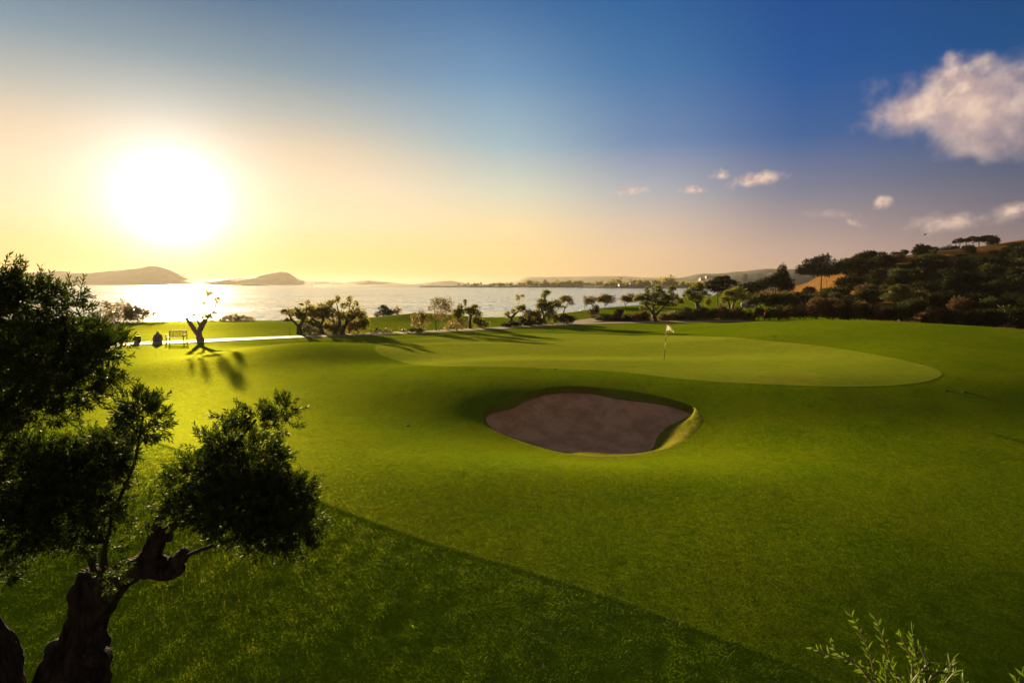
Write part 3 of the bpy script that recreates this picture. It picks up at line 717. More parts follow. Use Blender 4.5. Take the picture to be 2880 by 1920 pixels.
# ---- shore group centre
bush('wide dark shrub on the shore left of the grassy mound', 1080, 890, [(1077, 868, 13, 9), (1095, 879, 15, 9), (1064, 884, 12, 6, .7), (1082, 880, 18, 8)], 'dark_bush', 18, Y=84, size=.13)
bush('small lighter shrub touching the wide dark shore shrub', 1118, 888, [(1118, 874, 10, 13, .7)], 'tamarisk', 19, Y=84)
bush('upright multi-stemmed shrub right of the grassy mound', 1184, 930, [(1175, 900, 17, 20), (1187, 884, 16, 12, .6), (1195, 905, 12, 18, .7), (1165, 890, 8, 10, .5)], 'tamarisk', 20, dens=.8)
bush('low very dark bush touching the path below the upright shrub', 1170, 936, [(1168, 930, 16, 6), (1184, 931, 8, 4)], 'dark_bush', 21)
plant('tamarisk_tree', 'tall airy tamarisk tree with see-through crown over the lagoon', 'tamarisk tree', (1230, 930), None,
      [[(1227, 931, 2.2), (1225, 905, 1.8), (1222, 870, 1.3), (1224, 848, .8)], [(1233, 931, 1.8), (1245, 905, 1.5), (1255, 880, 1), (1262, 860, .6)], [(1226, 905, 1.2), (1238, 880, 1), (1242, 855, .6)]],
      [(1239, 860, 28, 16, .45), (1224, 849, 13, 11, .5), (1259, 852, 17, 13, .5), (1254, 870, 22, 13, .5), (1239, 888, 20, 12, .5), (1243, 842, 14, 6, .4), (1212, 868, 8, 10, .4)], fol='tamarisk', size=.12, sub=14, spread=.35, dens=.85)
plant('olive_tree', 'small dark olive with a leaning pointed crown beside the airy tamarisk', O, (1296, 928), None,
      [[(1300, 928, 2.5), (1296, 912, 2), (1290, 897, 2), (1290, 875, 1.2)]], [(1288, 886, 16, 13), (1293, 863, 7, 9), (1284, 878, 10, 8), (1298, 880, 8, 8)], fol='green_bush')
bush('wispy brownish shrub under the small dark olive', 1286, 930, [(1283, 912, 28, 14, .8), (1262, 918, 14, 10, .7)], 'tamarisk', 22, dens=.8)
plant('olive_tree', 'umbrella-shaped olive on one straight trunk with a detached tuft', O, (1320, 924), None,
      [[(1321, 925, 6), (1322, 908, 5), (1323, 892, 5), (1325, 884, 3)], [(1324, 890, 3), (1336, 880, 2)], [(1322, 888, 3), (1312, 876, 1.5), (1308, 852, .7)]],
      [(1323, 875, 20, 8), (1335, 867, 11, 9), (1343, 883, 13, 8), (1308, 848, 5, 5, .8), (1308, 857, 3, 4, .5), (1314, 873, 10, 7)], fol='green_bush', sub=9)
bush('dense green shrub right of the umbrella-shaped olive', 1350, 922, [(1344, 902, 16, 15), (1355, 910, 16, 11), (1372, 913, 8, 7, .6)], 'green_bush', 23)
for i, (a, b, w_, lab) in enumerate([(1046, 935, 10, 'flowering clump nearest the round shrub along the path'), (1062, 934, 8, 'dark leafy clump second from the round shrub along the path'), (1082, 935, 9, 'greyish clump in the middle of the low path-side planting'), (1100, 934, 8, 'low clump near the end of the path-side planting'), (1130, 931, 10, 'green tussock just below the short stake')]):
    bush(lab, a, b + 2, [(a, b - 4, w_, 6)], ['green_bush', 'dark_bush', 'grey_bush', 'green_bush', 'green_bush'][i], 24 + i, dens=.8, group='low plants along the path', stems=1)
# ---- centre right olives
plant('olive_tree', 'small stubby olive with one thin tall shoot against the water', O, (1438, 909), None,
      [[(1437, 910, 5), (1438, 898, 5), (1440, 890, 5)], [(1438, 894, 4), (1429, 889, 3), (1425, 884, 1.5)], [(1441, 891, 4.5), (1450, 882, 3.5), (1462, 872, 2)], [(1457, 874, 1), (1458, 852, .8), (1462, 838, .5)]],
      [(1427, 884, 8, 7), (1444, 877, 8, 7), (1464, 870, 13, 8), (1471, 864, 7, 7), (1459, 865, 10, 5), (1457, 840, 5, 6, .7), (1468, 833, 8, 3, .9), (1454, 831, 3, 3, .7)], fol='olive_far', sub=8)
plant('olive_tree', 'olive with pale hollow trunk and a dark tuft held above its crown', O, (1533, 911), None,
      [[(1536, 912, 6), (1528, 898, 7), (1531, 886, 6)], [(1531, 888, 6), (1540, 878, 5), (1550, 868, 3), (1563, 858, 1.5)], [(1529, 886, 4), (1524, 872, 3), (1520, 858, 1.5)], [(1534, 872, 2), (1533, 852, 1.4), (1530, 836, .8)]],
      [(1520, 851, 9, 10), (1533, 850, 6, 8), (1522, 861, 14, 9), (1536, 863, 14, 9), (1520, 874, 16, 9, .8), (1547, 858, 9, 9), (1547, 869, 10, 6), (1565, 853, 13, 9), (1567, 863, 11, 7), (1536, 823, 11, 7, 1.2), (1529, 834, 8, 7, .8), (1531, 842, 3, 5, .6)], fol='green_bush', bark='bark_pale', sub=9)
bush('yellowish shrub left of the pale-trunked olive', 1495, 912, [(1488, 884, 15, 13, .9), (1502, 893, 16, 14), (1512, 886, 10, 10)], 'olive_far', 30)
bush('yellowish shrub right of the pale-trunked olive', 1552, 912, [(1552, 888, 14, 17), (1562, 896, 8, 12)], 'olive_far', 31)
plant('pine_tree', 'windswept umbrella tree leaning on the shore behind the pale-trunked olive', 'tree', (1583, 868), 95,
      [[(1579, 869, 2.2), (1588, 862, 1.8), (1597, 852, 1.3)], [(1588, 868, 1.8), (1597, 860, 1.5), (1602, 848, 1)]], [(1593, 840, 18, 8), (1581, 843, 10, 7), (1604, 848, 9, 7, .8), (1609, 854, 8, 2.5, .7), (1583, 863, 5, 4)], fol='tamarisk', size=.14, sink=False)
bush('slanting dark hedge clump at the left end of the row', 1424, 919, [(1422, 913, 12, 5), (1432, 914, 8, 4)], 'dark_bush', 32)
bush('dark hedge clump beneath the stubby olive', 1452, 918, [(1446, 911, 18, 7), (1462, 909, 10, 7)], 'dark_bush', 33)
bush('spiky dark hedge clump left of the pale hollow trunk', 1486, 916, [(1478, 905, 16, 9), (1466, 897, 6, 7), (1494, 908, 14, 8)], 'dark_bush', 34)
bush('dark hedge clump against the pale hollow trunk', 1516, 914, [(1512, 904, 17, 9)], 'dark_bush', 35)
bush('long dark clipped hedge left of the path junction', 1590, 911, [(1572, 900, 16, 9), (1594, 899, 18, 10), (1608, 899, 12, 9), (1586, 888, 9, 7)], 'dark_bush', 36, dens=1.2)
bush('conical reddish-brown bush standing at the path junction', 1671, 896, [(1671, 882, 13, 13), (1676, 868, 8, 9), (1660, 876, 6, 6)], 'red_bush', 37, dens=1.2, name='cone_bush')
bush('narrow shrub at the left end of the far shore row', 1648, 862, [(1645, 842, 6, 10, .7), (1650, 853, 4, 6, .6)], 'tamarisk', 38, Y=105, size=.14)
bush('rounded shore tree left in the far pair on the shore', 1668, 862, [(1666, 842, 16, 9), (1660, 848, 12, 7)], 'tamarisk', 39, Y=105, size=.14)
bush('widest domed shore tree of the far row', 1704, 860, [(1700, 839, 16, 11), (1712, 842, 20, 11), (1690, 843, 12, 9)], 'tamarisk', 40, Y=106, size=.14)
bush('domed shore tree just left of the big spreading olive', 1762, 856, [(1754, 841, 12, 9), (1774, 838, 18, 11), (1765, 842, 16, 9)], 'tamarisk', 41, Y=106, size=.14)
plant('olive_tree', 'big spreading olive with thick forked trunk right of the path junction', O, (1842, 906), None,
      [[(1843, 907, 8), (1841, 896, 7.5), (1839, 886, 8)], [(1838, 888, 5), (1828, 870, 4), (1816, 859, 2.5)], [(1840, 886, 6), (1836, 870, 4), (1836, 852, 3)], [(1842, 888, 6), (1852, 876, 5), (1862, 866, 4), (1876, 856, 2.5)], [(1820, 845, 2), (1819, 828, 1.5), (1819, 818, 1)], [(1866, 858, 3), (1888, 840, 2), (1889, 815, 1)], [(1838, 850, 3), (1850, 830, 2), (1853, 812, 1)]],
      [(1819, 816, 7, 8), (1836, 817, 4, 9, .8), (1852, 809, 8, 8), (1855, 821, 14, 8), (1888, 811, 9, 7), (1896, 812, 6, 5), (1885, 821, 8, 6, .8), (1800, 837, 14, 10), (1789, 842, 9, 7), (1815, 838, 16, 11), (1835, 834, 18, 11), (1858, 834, 18, 11), (1873, 841, 16, 11), (1893, 834, 14, 9), (1902, 846, 16, 9), (1812, 855, 14, 8), (1839, 852, 20, 10), (1865, 855, 18, 9), (1888, 858, 14, 7), (1803, 866, 5, 5), (1913, 852, 9, 5, .7)], fol='green_bush', sub=10, size=.12)
plant('olive_tree', 'dark-topped olive between the big spreading olive and the two-stemmed tree', O, (1963, 868), 84,
      [[(1964, 870, 7), (1962, 858, 7), (1958, 850, 5)], [(1960, 852, 4), (1947, 845, 2.5), (1934, 838, 1.5)], [(1962, 855, 4), (1972, 840, 2.5)]],
      [(1931, 827, 12, 9), (1942, 817, 12, 8), (1956, 809, 14, 9), (1965, 801, 10, 8), (1972, 811, 10, 8), (1959, 827, 22, 12), (1977, 825, 12, 10), (1965, 845, 14, 9, .8), (1991, 846, 10, 9, .8), (1986, 856, 9, 6, .7), (1994, 833, 6, 5, .7), (1940, 838, 10, 6)], fol='green_bush', size=.14, sub=9)
plant('pine_tree', 'tall dark two-stemmed pine rising above its neighbours', 'pine tree', (2022, 862), 92,
      [[(2019, 863, 2.2), (2018, 845, 1.9), (2017, 825, 1.4)], [(2027, 863, 2), (2025, 845, 1.5), (2024, 825, 1)], [(2018, 835, 1.5), (2032, 818, 1), (2042, 802, .8)]],
      [(1999, 800, 15, 10), (2020, 790, 17, 11), (2038, 786, 13, 9), (2057, 799, 18, 11), (2011, 813, 16, 9), (2034, 809, 20, 12), (2046, 781, 7, 5), (1992, 811, 8, 6)], fol='dark_bush', size=.16, sub=10)
plant('olive_tree', 'broad olive with two short trunks lit at its base right of the two-stemmed pine', O, (2056, 868), 84,
      [[(2051, 869, 4), (2051, 855, 3.5), (2046, 842, 2)], [(2060, 869, 5), (2062, 855, 4), (2070, 840, 2.5)]],
      [(2038, 844, 12, 9), (2057, 834, 20, 12), (2074, 822, 20, 13), (2090, 836, 18, 12), (2045, 826, 10, 8)], fol='green_bush', size=.14, sub=9)

# ---- planted border from the junction to the right edge
cols_b = {'d': 'dark_bush', 'g': 'hill_green', 'r': 'red_bush', 'o': 'olive_dim', 'y': 'gold_bush', 't': 'tamarisk'}
names_b = {'d': 'very dark bush', 'g': 'green bush', 'r': 'reddish-brown bush', 'o': 'olive-green bush', 'y': 'dry golden bush', 't': 'dusty brown bush'}
ordn = ['first', 'second', 'third', 'fourth', 'fifth', 'sixth', 'seventh', 'eighth', 'ninth', 'tenth', 'eleventh', 'twelfth', 'thirteenth', 'fourteenth', 'fifteenth', 'sixteenth', 'seventeenth', 'eighteenth', 'nineteenth', 'twentieth']
def border(rows, where, grp, seed):
    cnt = {}
    for i, (a, b, rx, ry, k, *pt) in enumerate(rows):
        cnt[k] = cnt.get(k, 0) + 1; rg = random.Random(seed + i)
        lob = [(a, b, rx, ry), (a - rx * rg.uniform(.3, .7), b + ry * .35, rx * .6, ry * .6), (a + rx * rg.uniform(.3, .7), b + ry * rg.uniform(-.2, .4), rx * .6, ry * .65)]
        lab = '%s %s counted from the left %s' % (ordn[cnt[k] - 1], names_b[k], where)
        if pt: lab = {'petal': 'green bush sprinkled with white blossoms, %s %s' % (ordn[cnt.get('w', 0)], where), 'pink': 'reddish bush with pink blossoms, %s %s' % (ordn[cnt.get('p', 0)], where)}[pt[0]]; cnt['w' if pt[0] == 'petal' else 'p'] = cnt.get('w' if pt[0] == 'petal' else 'p', 0) + 1
        D = BY(a, b, ry)
        bush(lab, a, b + ry * 1.1, lob, cols_b[k], seed + i, Y=D, size=.12 if D < 90 else .16, dens=1.0, group=grp, petals=(pt[0], 26) if pt else None, sub=8, stems=2)
def bedY(px):   # depth of the planted bed's near edge
    return float(np.interp(px, [1660, 1750, 1900, 2050, 2150, 2300, 2500, 2700, 2880, 3100], [77, 74, 75.5, 75, 72, 66, 60, 55, 51, 46]))
def BY(a, b, ry): return bedY(a) + 1.5
border([(1700, 896, 22, 11, 'd'), (1735, 895, 20, 12, 'd'), (1742, 876, 12, 10, 'g'), (1768, 896, 20, 11, 'd'), (1795, 893, 20, 13, 'r'), (1815, 886, 12, 10, 'r'), (1812, 899, 14, 8, 'd'), (1870, 893, 16, 11, 'r'), (1885, 886, 14, 10, 't'), (1905, 896, 18, 9, 'd'), (1925, 880, 18, 15, 'g'), (1945, 892, 20, 11, 'd'), (1968, 878, 18, 15, 'd'), (1985, 892, 18, 12, 'g', 'petal'), (2005, 882, 18, 14, 'd'), (2028, 876, 18, 14, 'r'), (2045, 888, 20, 14, 'd')],
       'behind the path near the junction', 'border bushes near the junction', 400)
border([(2068, 882, 20, 17, 'r'), (2100, 888, 20, 14, 'd'), (2135, 880, 12, 14, 'o'), (2165, 884, 22, 14, 'd'), (2195, 878, 20, 18, 'r', 'pink'), (2225, 880, 22, 16, 'r'), (2262, 872, 26, 20, 'd', 'petal'), (2300, 866, 26, 28, 'r'), (2345, 870, 30, 26, 'r', 'pink'), (2390, 880, 28, 20, 'd'), (2420, 872, 24, 22, 'r'), (2455, 880, 26, 20, 'd'), (2490, 884, 24, 18, 'r'), (2520, 880, 22, 20, 'd'), (2555, 874, 26, 26, 'g'), (2582, 862, 16, 20, 'g'), (2612, 898, 20, 14, 'd', 'petal'), (2640, 890, 26, 22, 'r'), (2680, 896, 28, 20, 'd'), (2710, 900, 24, 16, 'g'), (2745, 898, 28, 20, 'd'), (2790, 894, 34, 24, 'd'), (2835, 886, 32, 24, 'g'), (2875, 894, 32, 28, 'd'), (2930, 896, 40, 30, 'd')],
       'behind the brow', 'border bushes behind the brow', 430)
# second row, taller shrubs and small olives behind the border
def BY(a, b, ry): return bedY(a) + 9 + (890 - b) * .22
border([(2105, 850, 24, 16, 'g'), (2140, 842, 26, 18, 'g'), (2178, 846, 26, 20, 'd'), (2210, 840, 24, 18, 'g'), (2245, 846, 26, 18, 'd'), (2275, 842, 16, 16, 'o'), (2310, 838, 26, 16, 'g'), (2350, 842, 26, 16, 'o'), (2385, 850, 22, 16, 'd'), (2610, 850, 30, 24, 'd'), (2655, 846, 30, 24, 'd'), (2700, 858, 26, 20, 'r'), (2740, 850, 28, 22, 'd'), (2790, 856, 26, 18, 'g'), (2850, 850, 34, 26, 'd'), (2900, 860, 34, 26, 'd')],
       'of the taller row behind', 'taller bushes behind the border', 470)
plant('olive_tree', 'dark olive with several pale leaning trunks beyond the brow', O, (2450, 872), 76,
      [[(2440, 874, 3), (2436, 862, 2.5), (2430, 850, 1.5)], [(2446, 874, 3), (2452, 860, 2), (2458, 848, 1.2)]], [(2420, 838, 22, 12), (2448, 828, 26, 12), (2480, 834, 24, 12), (2465, 848, 22, 8), (2440, 846, 20, 9)], fol='dark_bush', size=.14)
plant('olive_tree', 'olive with a thick arching trunk in front of a pale bare bank', O, (2536, 876), 72,
      [[(2536, 878, 6), (2532, 862, 5), (2522, 852, 3.5), (2508, 846, 2)], [(2550, 878, 4), (2546, 862, 3), (2552, 850, 2)]], [(2510, 834, 26, 12), (2545, 826, 30, 14), (2580, 836, 26, 14), (2530, 812, 26, 10), (2560, 846, 26, 9)], fol='olive_dim', size=.14)

# ---- hillside: dark bushes and small trees scattered over the dry grass
def proto(name, seed, fol, lobes, s, trunk=True, asp=.6, dens=1.0):
    root = thing(name, '', 'bush', (0, 0, 0)); rg = np.random.default_rng(seed); parts = []
    for (x, y, z, r, rz) in lobes:
        rv = np.array([r, r, rz]); n = int(dens * math.pi * r * rz * 5.0 / (s * s * asp * .5)) + 10
        parts.append(clump_leaves(np.array([x, y, z]), rv, n, s, rg, .25, 9, .40, asp))
    V, F, T = join(parts); V[:, 2] = np.maximum(V[:, 2], .02)
    mesh_obj('foliage', V, F, M[fol], root, smooth=False, attrs={'tint': T})
    mb = MB(); q, rd = resample([(0, 0, -.3), (.05, .02, .6), (.2, 0, 1.3)], [.16, .12, .06], 6); mb.tube(q, rd, 6, .1, seed)
    q, rd = resample([(0, 0, .3), (-.3, .1, .9), (-.6, .1, 1.5)], [.1, .08, .04], 6); mb.tube(q, rd, 5, .1, seed); mb.build('stem', M['bark'], root, True)
    return root
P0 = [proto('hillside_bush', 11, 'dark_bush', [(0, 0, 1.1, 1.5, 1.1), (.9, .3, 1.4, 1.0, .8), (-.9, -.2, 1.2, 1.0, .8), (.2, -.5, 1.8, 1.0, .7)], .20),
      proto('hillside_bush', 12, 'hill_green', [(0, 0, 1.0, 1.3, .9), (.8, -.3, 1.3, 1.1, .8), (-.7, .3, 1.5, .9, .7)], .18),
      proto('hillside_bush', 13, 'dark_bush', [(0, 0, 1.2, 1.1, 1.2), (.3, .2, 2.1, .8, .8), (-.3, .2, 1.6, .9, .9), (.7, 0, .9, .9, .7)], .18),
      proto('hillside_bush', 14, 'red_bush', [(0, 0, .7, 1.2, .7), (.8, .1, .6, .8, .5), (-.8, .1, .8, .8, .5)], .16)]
GOLD = [(2225, 2430, 776, 845), (2440, 2585, 700, 760), (2630, 2830, 680, 748), (2800, 2900, 680, 700)]
rg = random.Random(5); placed = []
def hill_spot(px, row):
    h = hit(px, row)
    return h
kinds = ['dark rounded bush', 'green-topped bush', 'tall dark bush', 'low reddish-brown bush']
def zone(px, row):
    if px < 2330: return 'low on the left end of the hillside'
    if row < 730: return 'near the skyline of the hillside'
    if px < 2560: return 'on the middle of the hillside'
    return 'on the steep right part of the hillside'
LMK = [(2330, 800, 'the golden bare slope'), (2328, 735, 'the thin cypress spire'), (2450, 722, 'the round-topped skyline tree'), (2608, 706, 'the flat-topped skyline thicket'), (2674, 702, 'the round tree by the crest pines'),
       (2783, 672, 'the largest crest pine'), (2450, 840, 'the olive with pale leaning trunks'), (2540, 832, 'the olive with the arching trunk'), (2700, 858, 'the dusty reddish bush of the second row'), (2850, 850, 'the dark bush near the right frame edge'), (2880, 760, 'the open dry crest at the right')]
first = [True] * 4; tries = 0
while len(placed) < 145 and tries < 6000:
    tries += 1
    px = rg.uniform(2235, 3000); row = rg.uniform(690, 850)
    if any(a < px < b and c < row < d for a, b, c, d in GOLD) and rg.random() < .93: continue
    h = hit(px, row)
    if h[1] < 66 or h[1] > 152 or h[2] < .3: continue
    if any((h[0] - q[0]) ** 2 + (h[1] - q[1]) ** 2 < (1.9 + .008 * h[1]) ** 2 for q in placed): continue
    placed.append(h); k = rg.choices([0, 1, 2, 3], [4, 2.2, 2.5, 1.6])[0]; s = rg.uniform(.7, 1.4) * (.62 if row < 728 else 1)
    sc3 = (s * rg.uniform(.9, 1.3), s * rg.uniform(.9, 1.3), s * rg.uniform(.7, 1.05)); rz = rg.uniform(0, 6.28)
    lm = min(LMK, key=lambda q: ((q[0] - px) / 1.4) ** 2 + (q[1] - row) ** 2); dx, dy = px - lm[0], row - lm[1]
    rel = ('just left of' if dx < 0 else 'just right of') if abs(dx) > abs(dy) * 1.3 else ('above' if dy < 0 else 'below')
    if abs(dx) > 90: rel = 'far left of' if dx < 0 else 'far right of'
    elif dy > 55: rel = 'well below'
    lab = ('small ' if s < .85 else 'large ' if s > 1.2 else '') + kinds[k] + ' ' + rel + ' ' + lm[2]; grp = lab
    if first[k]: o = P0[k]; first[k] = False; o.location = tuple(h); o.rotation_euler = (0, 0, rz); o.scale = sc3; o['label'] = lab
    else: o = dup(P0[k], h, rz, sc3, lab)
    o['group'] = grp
# named skyline trees
plant('umbrella_pine', 'leftmost small pine of the row on the hill crest', 'pine tree', (2698, 690), 150, [[(2698, 691, 1.6), (2700, 684, 1.3), (2706, 678, .8)], [(2698, 686, 1), (2690, 680, .7)]], [(2701, 676, 13, 5), (2685, 681, 5, 4), (2693, 678, 8, 4)], fol='dark_bush', size=.28, dens=1.2, group='pines on the hill crest')
plant('umbrella_pine', 'second pine from the left of the row on the hill crest', 'pine tree', (2718, 689), 150, [[(2718, 690, 1.6), (2716, 683, 1.2), (2720, 678, .8)], [(2718, 685, 1), (2727, 679, .7)]], [(2718, 677, 10, 5), (2726, 675, 6, 4)], fol='dark_bush', size=.28, dens=1.2, group='pines on the hill crest')
plant('umbrella_pine', 'middle pine of the crest row with the peaked crown', 'pine tree', (2736, 687), 150, [[(2736, 688, 1.7), (2737, 682, 1.3), (2742, 677, .8)], [(2736, 684, 1), (2729, 678, .7)]], [(2737, 672, 12, 6), (2746, 675, 8, 5)], fol='dark_bush', size=.28, dens=1.2, group='pines on the hill crest')
plant('umbrella_pine', 'fourth pine from the left of the crest row', 'pine tree', (2754, 687), 150, [[(2754, 688, 1.7), (2753, 682, 1.3), (2748, 677, .8)], [(2754, 684, 1), (2762, 678, .7)]], [(2755, 674, 11, 7), (2766, 673, 8, 6)], fol='dark_bush', size=.28, dens=1.2, group='pines on the hill crest')
plant('umbrella_pine', 'largest pine at the right end of the crest row', 'pine tree', (2776, 686), 150, [[(2775, 687, 2), (2777, 681, 1.5), (2784, 676, 1)], [(2774, 684, 1.2), (2768, 677, .8)]], [(2783, 670, 18, 7), (2797, 673, 8, 6), (2772, 670, 9, 6)], fol='dark_bush', size=.28, dens=1.3, group='pines on the hill crest')
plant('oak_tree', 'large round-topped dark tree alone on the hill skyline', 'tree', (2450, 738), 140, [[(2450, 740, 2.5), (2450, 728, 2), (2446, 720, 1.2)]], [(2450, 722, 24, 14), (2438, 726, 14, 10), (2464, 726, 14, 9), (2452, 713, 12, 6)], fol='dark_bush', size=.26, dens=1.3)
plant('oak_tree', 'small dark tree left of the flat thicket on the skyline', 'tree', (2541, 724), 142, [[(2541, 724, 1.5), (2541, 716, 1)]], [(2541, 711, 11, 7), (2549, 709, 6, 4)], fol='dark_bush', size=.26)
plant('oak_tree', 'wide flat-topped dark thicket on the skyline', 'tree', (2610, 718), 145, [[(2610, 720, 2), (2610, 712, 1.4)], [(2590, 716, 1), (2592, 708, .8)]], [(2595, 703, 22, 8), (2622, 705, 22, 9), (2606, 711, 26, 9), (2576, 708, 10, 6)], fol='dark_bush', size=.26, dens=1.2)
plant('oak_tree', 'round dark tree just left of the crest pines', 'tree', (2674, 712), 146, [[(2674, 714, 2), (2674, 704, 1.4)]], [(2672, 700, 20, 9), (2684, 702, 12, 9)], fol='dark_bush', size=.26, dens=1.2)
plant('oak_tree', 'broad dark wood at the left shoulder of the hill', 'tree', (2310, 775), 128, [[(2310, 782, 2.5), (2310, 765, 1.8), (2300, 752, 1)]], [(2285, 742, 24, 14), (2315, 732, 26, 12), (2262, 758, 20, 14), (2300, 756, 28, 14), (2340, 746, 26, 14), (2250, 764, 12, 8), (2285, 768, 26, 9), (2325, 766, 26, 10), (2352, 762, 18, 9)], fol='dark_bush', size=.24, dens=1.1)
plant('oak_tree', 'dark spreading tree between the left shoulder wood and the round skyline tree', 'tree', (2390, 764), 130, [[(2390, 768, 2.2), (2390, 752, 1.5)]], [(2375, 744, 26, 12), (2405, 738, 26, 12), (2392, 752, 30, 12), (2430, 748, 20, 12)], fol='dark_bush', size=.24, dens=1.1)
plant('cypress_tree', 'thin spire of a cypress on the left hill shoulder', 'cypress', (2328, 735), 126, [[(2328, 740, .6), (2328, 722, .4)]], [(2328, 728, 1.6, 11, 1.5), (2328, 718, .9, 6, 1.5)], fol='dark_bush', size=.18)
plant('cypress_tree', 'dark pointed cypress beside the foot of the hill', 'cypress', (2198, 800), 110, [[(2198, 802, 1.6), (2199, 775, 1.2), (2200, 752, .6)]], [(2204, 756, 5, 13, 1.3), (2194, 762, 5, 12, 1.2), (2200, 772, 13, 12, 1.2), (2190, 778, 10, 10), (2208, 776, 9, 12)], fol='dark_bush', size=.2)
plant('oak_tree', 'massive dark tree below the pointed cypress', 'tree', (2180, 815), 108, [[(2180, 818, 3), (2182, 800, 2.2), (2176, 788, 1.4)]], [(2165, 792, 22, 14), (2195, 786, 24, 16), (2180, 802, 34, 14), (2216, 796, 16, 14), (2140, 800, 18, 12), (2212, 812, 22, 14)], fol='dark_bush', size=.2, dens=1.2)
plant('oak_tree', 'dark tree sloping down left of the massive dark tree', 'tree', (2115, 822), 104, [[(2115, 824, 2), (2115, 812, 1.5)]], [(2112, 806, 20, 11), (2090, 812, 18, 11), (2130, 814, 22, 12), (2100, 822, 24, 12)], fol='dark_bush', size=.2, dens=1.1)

# ---- far shore: low trees, houses, boats
def ftree(seed, lobes, s=1.1, cyp=False):
    root = thing('far_shore_tree', 'small tree on the far shore', 'tree', (0, 0, 0)); rg = np.random.default_rng(seed)
    V, F, T = join([clump_leaves(np.array([x, 0, z]), np.array([r, r, rz]), 380, s, rg, .2, 5, .42, .7) for x, z, r, rz in lobes])
    mesh_obj('crown', V, F, M['olive_far' if not cyp else 'dark_bush'], root, smooth=False, attrs={'tint': T})
    mb = MB(); q, rd = resample([(0, 0, -3), (0, 0, 3), (.3, 0, 6)], [.4, .35, .2], 5); mb.tube(q, rd, 5); mb.build('trunk', M['bark'], root, True)
    return root
FP = [ftree(1, [(0, 5, 3.5, 2.6), (2, 4, 2.5, 2), (-2, 4, 2.5, 2)]), ftree(2, [(0, 7, 2.4, 3), (.5, 10, 1.5, 2)]), ftree(3, [(0, 5, 5, 3.5), (4, 4, 3.5, 2.6), (-4, 3.5, 3, 2.4)]), ftree(4, [(0, 7, .9, 5.5)], .8, True)]
flabels = ['small round tree in the tree line of the far shore', 'tall thin tree in the tree line of the far shore', 'broad clump of trees in the tree line of the far shore', 'narrow cypress in the tree line of the far shore']
used = [False] * 4; rg = random.Random(9)
fts = [(x, 802, rg.choice([0, 0, 2, 1]), rg.uniform(.35, .75)) for x in range(1290, 1480, 9)] + [(x, 803, rg.choice([0, 2, 1, 0]), rg.uniform(.6, 1.1)) for x in range(1480, 1720, 8)] + [(x, 804, rg.choice([0, 2]), rg.uniform(.6, 1.0)) for x in range(1720, 1990, 10)]
fts += [(1533, 802, 1, 1.2), (1567, 802, 1, 1.15), (1571, 802, 2, 1.0), (1581, 802, 1, .9), (1598, 802, 1, .9), (1615, 802, 1, 1.0), (1684, 803, 2, 1.0), (1732, 804, 2, 1.3), (1782, 804, 2, 1.1), (1808, 805, 2, 1.1), (1836, 804, 3, 1.2), (1841, 804, 3, 1.2), (1856, 803, 2, 1.2), (1876, 803, 2, 1.5)]
for i, (x, r_, k, s) in enumerate(fts):
    D = 1000 + rg.uniform(-40, 60) if x < 1700 else 850 + rg.uniform(-30, 40)
    p = W(x, r_, D); p[2] = -1.6 + (.8 if x < 1700 else 1.2); s *= (1.3, .85, 1.3, .7)[k]; sv = (s * 1.05, s * 1.05, s)
    if not used[k]: o = FP[k]; used[k] = True; o.location = tuple(p); o.scale = sv
    else: o = dup(FP[k], p, rg.uniform(0, 6), sv)
    o['label'] = flabels[k]; o['group'] = ['round trees', 'tall thin trees', 'tree clumps', 'cypresses'][k] + ' of the far shore'
for k in range(4):
    if not used[k]: bpy.data.objects.remove(FP[k])
ridge('far_shore.001', [(1180, 803.5), (1300, 802), (1500, 801.5), (1640, 801), (1700, 801)], 1000, 30, M['hill_mid'], steps=90, rough=.5, seed=31)
ridge('far_shore.002', [(1640, 804), (1700, 802), (1800, 801.5), (1900, 802), (2000, 802), (2200, 806)], 850, 34, M['hill_mid'], steps=90, rough=.5, seed=32)

def house(px, row, D, w, h, label, roof='roof', ry=.2):
    p = W(px, row, D); root = thing('house', label, 'house', p, 'houses across the lagoon')
    MB().box((p[0], p[1], p[2] + h / 2 - 1), (w, w * .7, h + 2), ry).build('wall', M['wall'], root)
    mb = MB(); b = len(mb.v); hw, hd = w * .56, w * .42; c, s = math.cos(ry), math.sin(ry)
    for x, y, z in ((-hw, -hd, 0), (hw, -hd, 0), (hw, hd, 0), (-hw, hd, 0), (-hw * .55, 0, h * .42), (hw * .55, 0, h * .42)):
        mb.v.append(np.array([p[0] + x * c - y * s, p[1] + x * s + y * c, p[2] + h + z]))
    mb.f += [(0, 1, 5, 4), (1, 2, 5), (2, 3, 4, 5), (3, 0, 4), (0, 3, 2, 1)]; mb.build('roof', M[roof], root)
    for k in (-.28, 0, .28):
        x, y = k * w, -w * .35 - .05
        MB().box((p[0] + x * c - y * s, p[1] + x * s + y * c, p[2] + h * .55), (w * .1, .12, h * .36), ry).build('window', M['glass'], root)
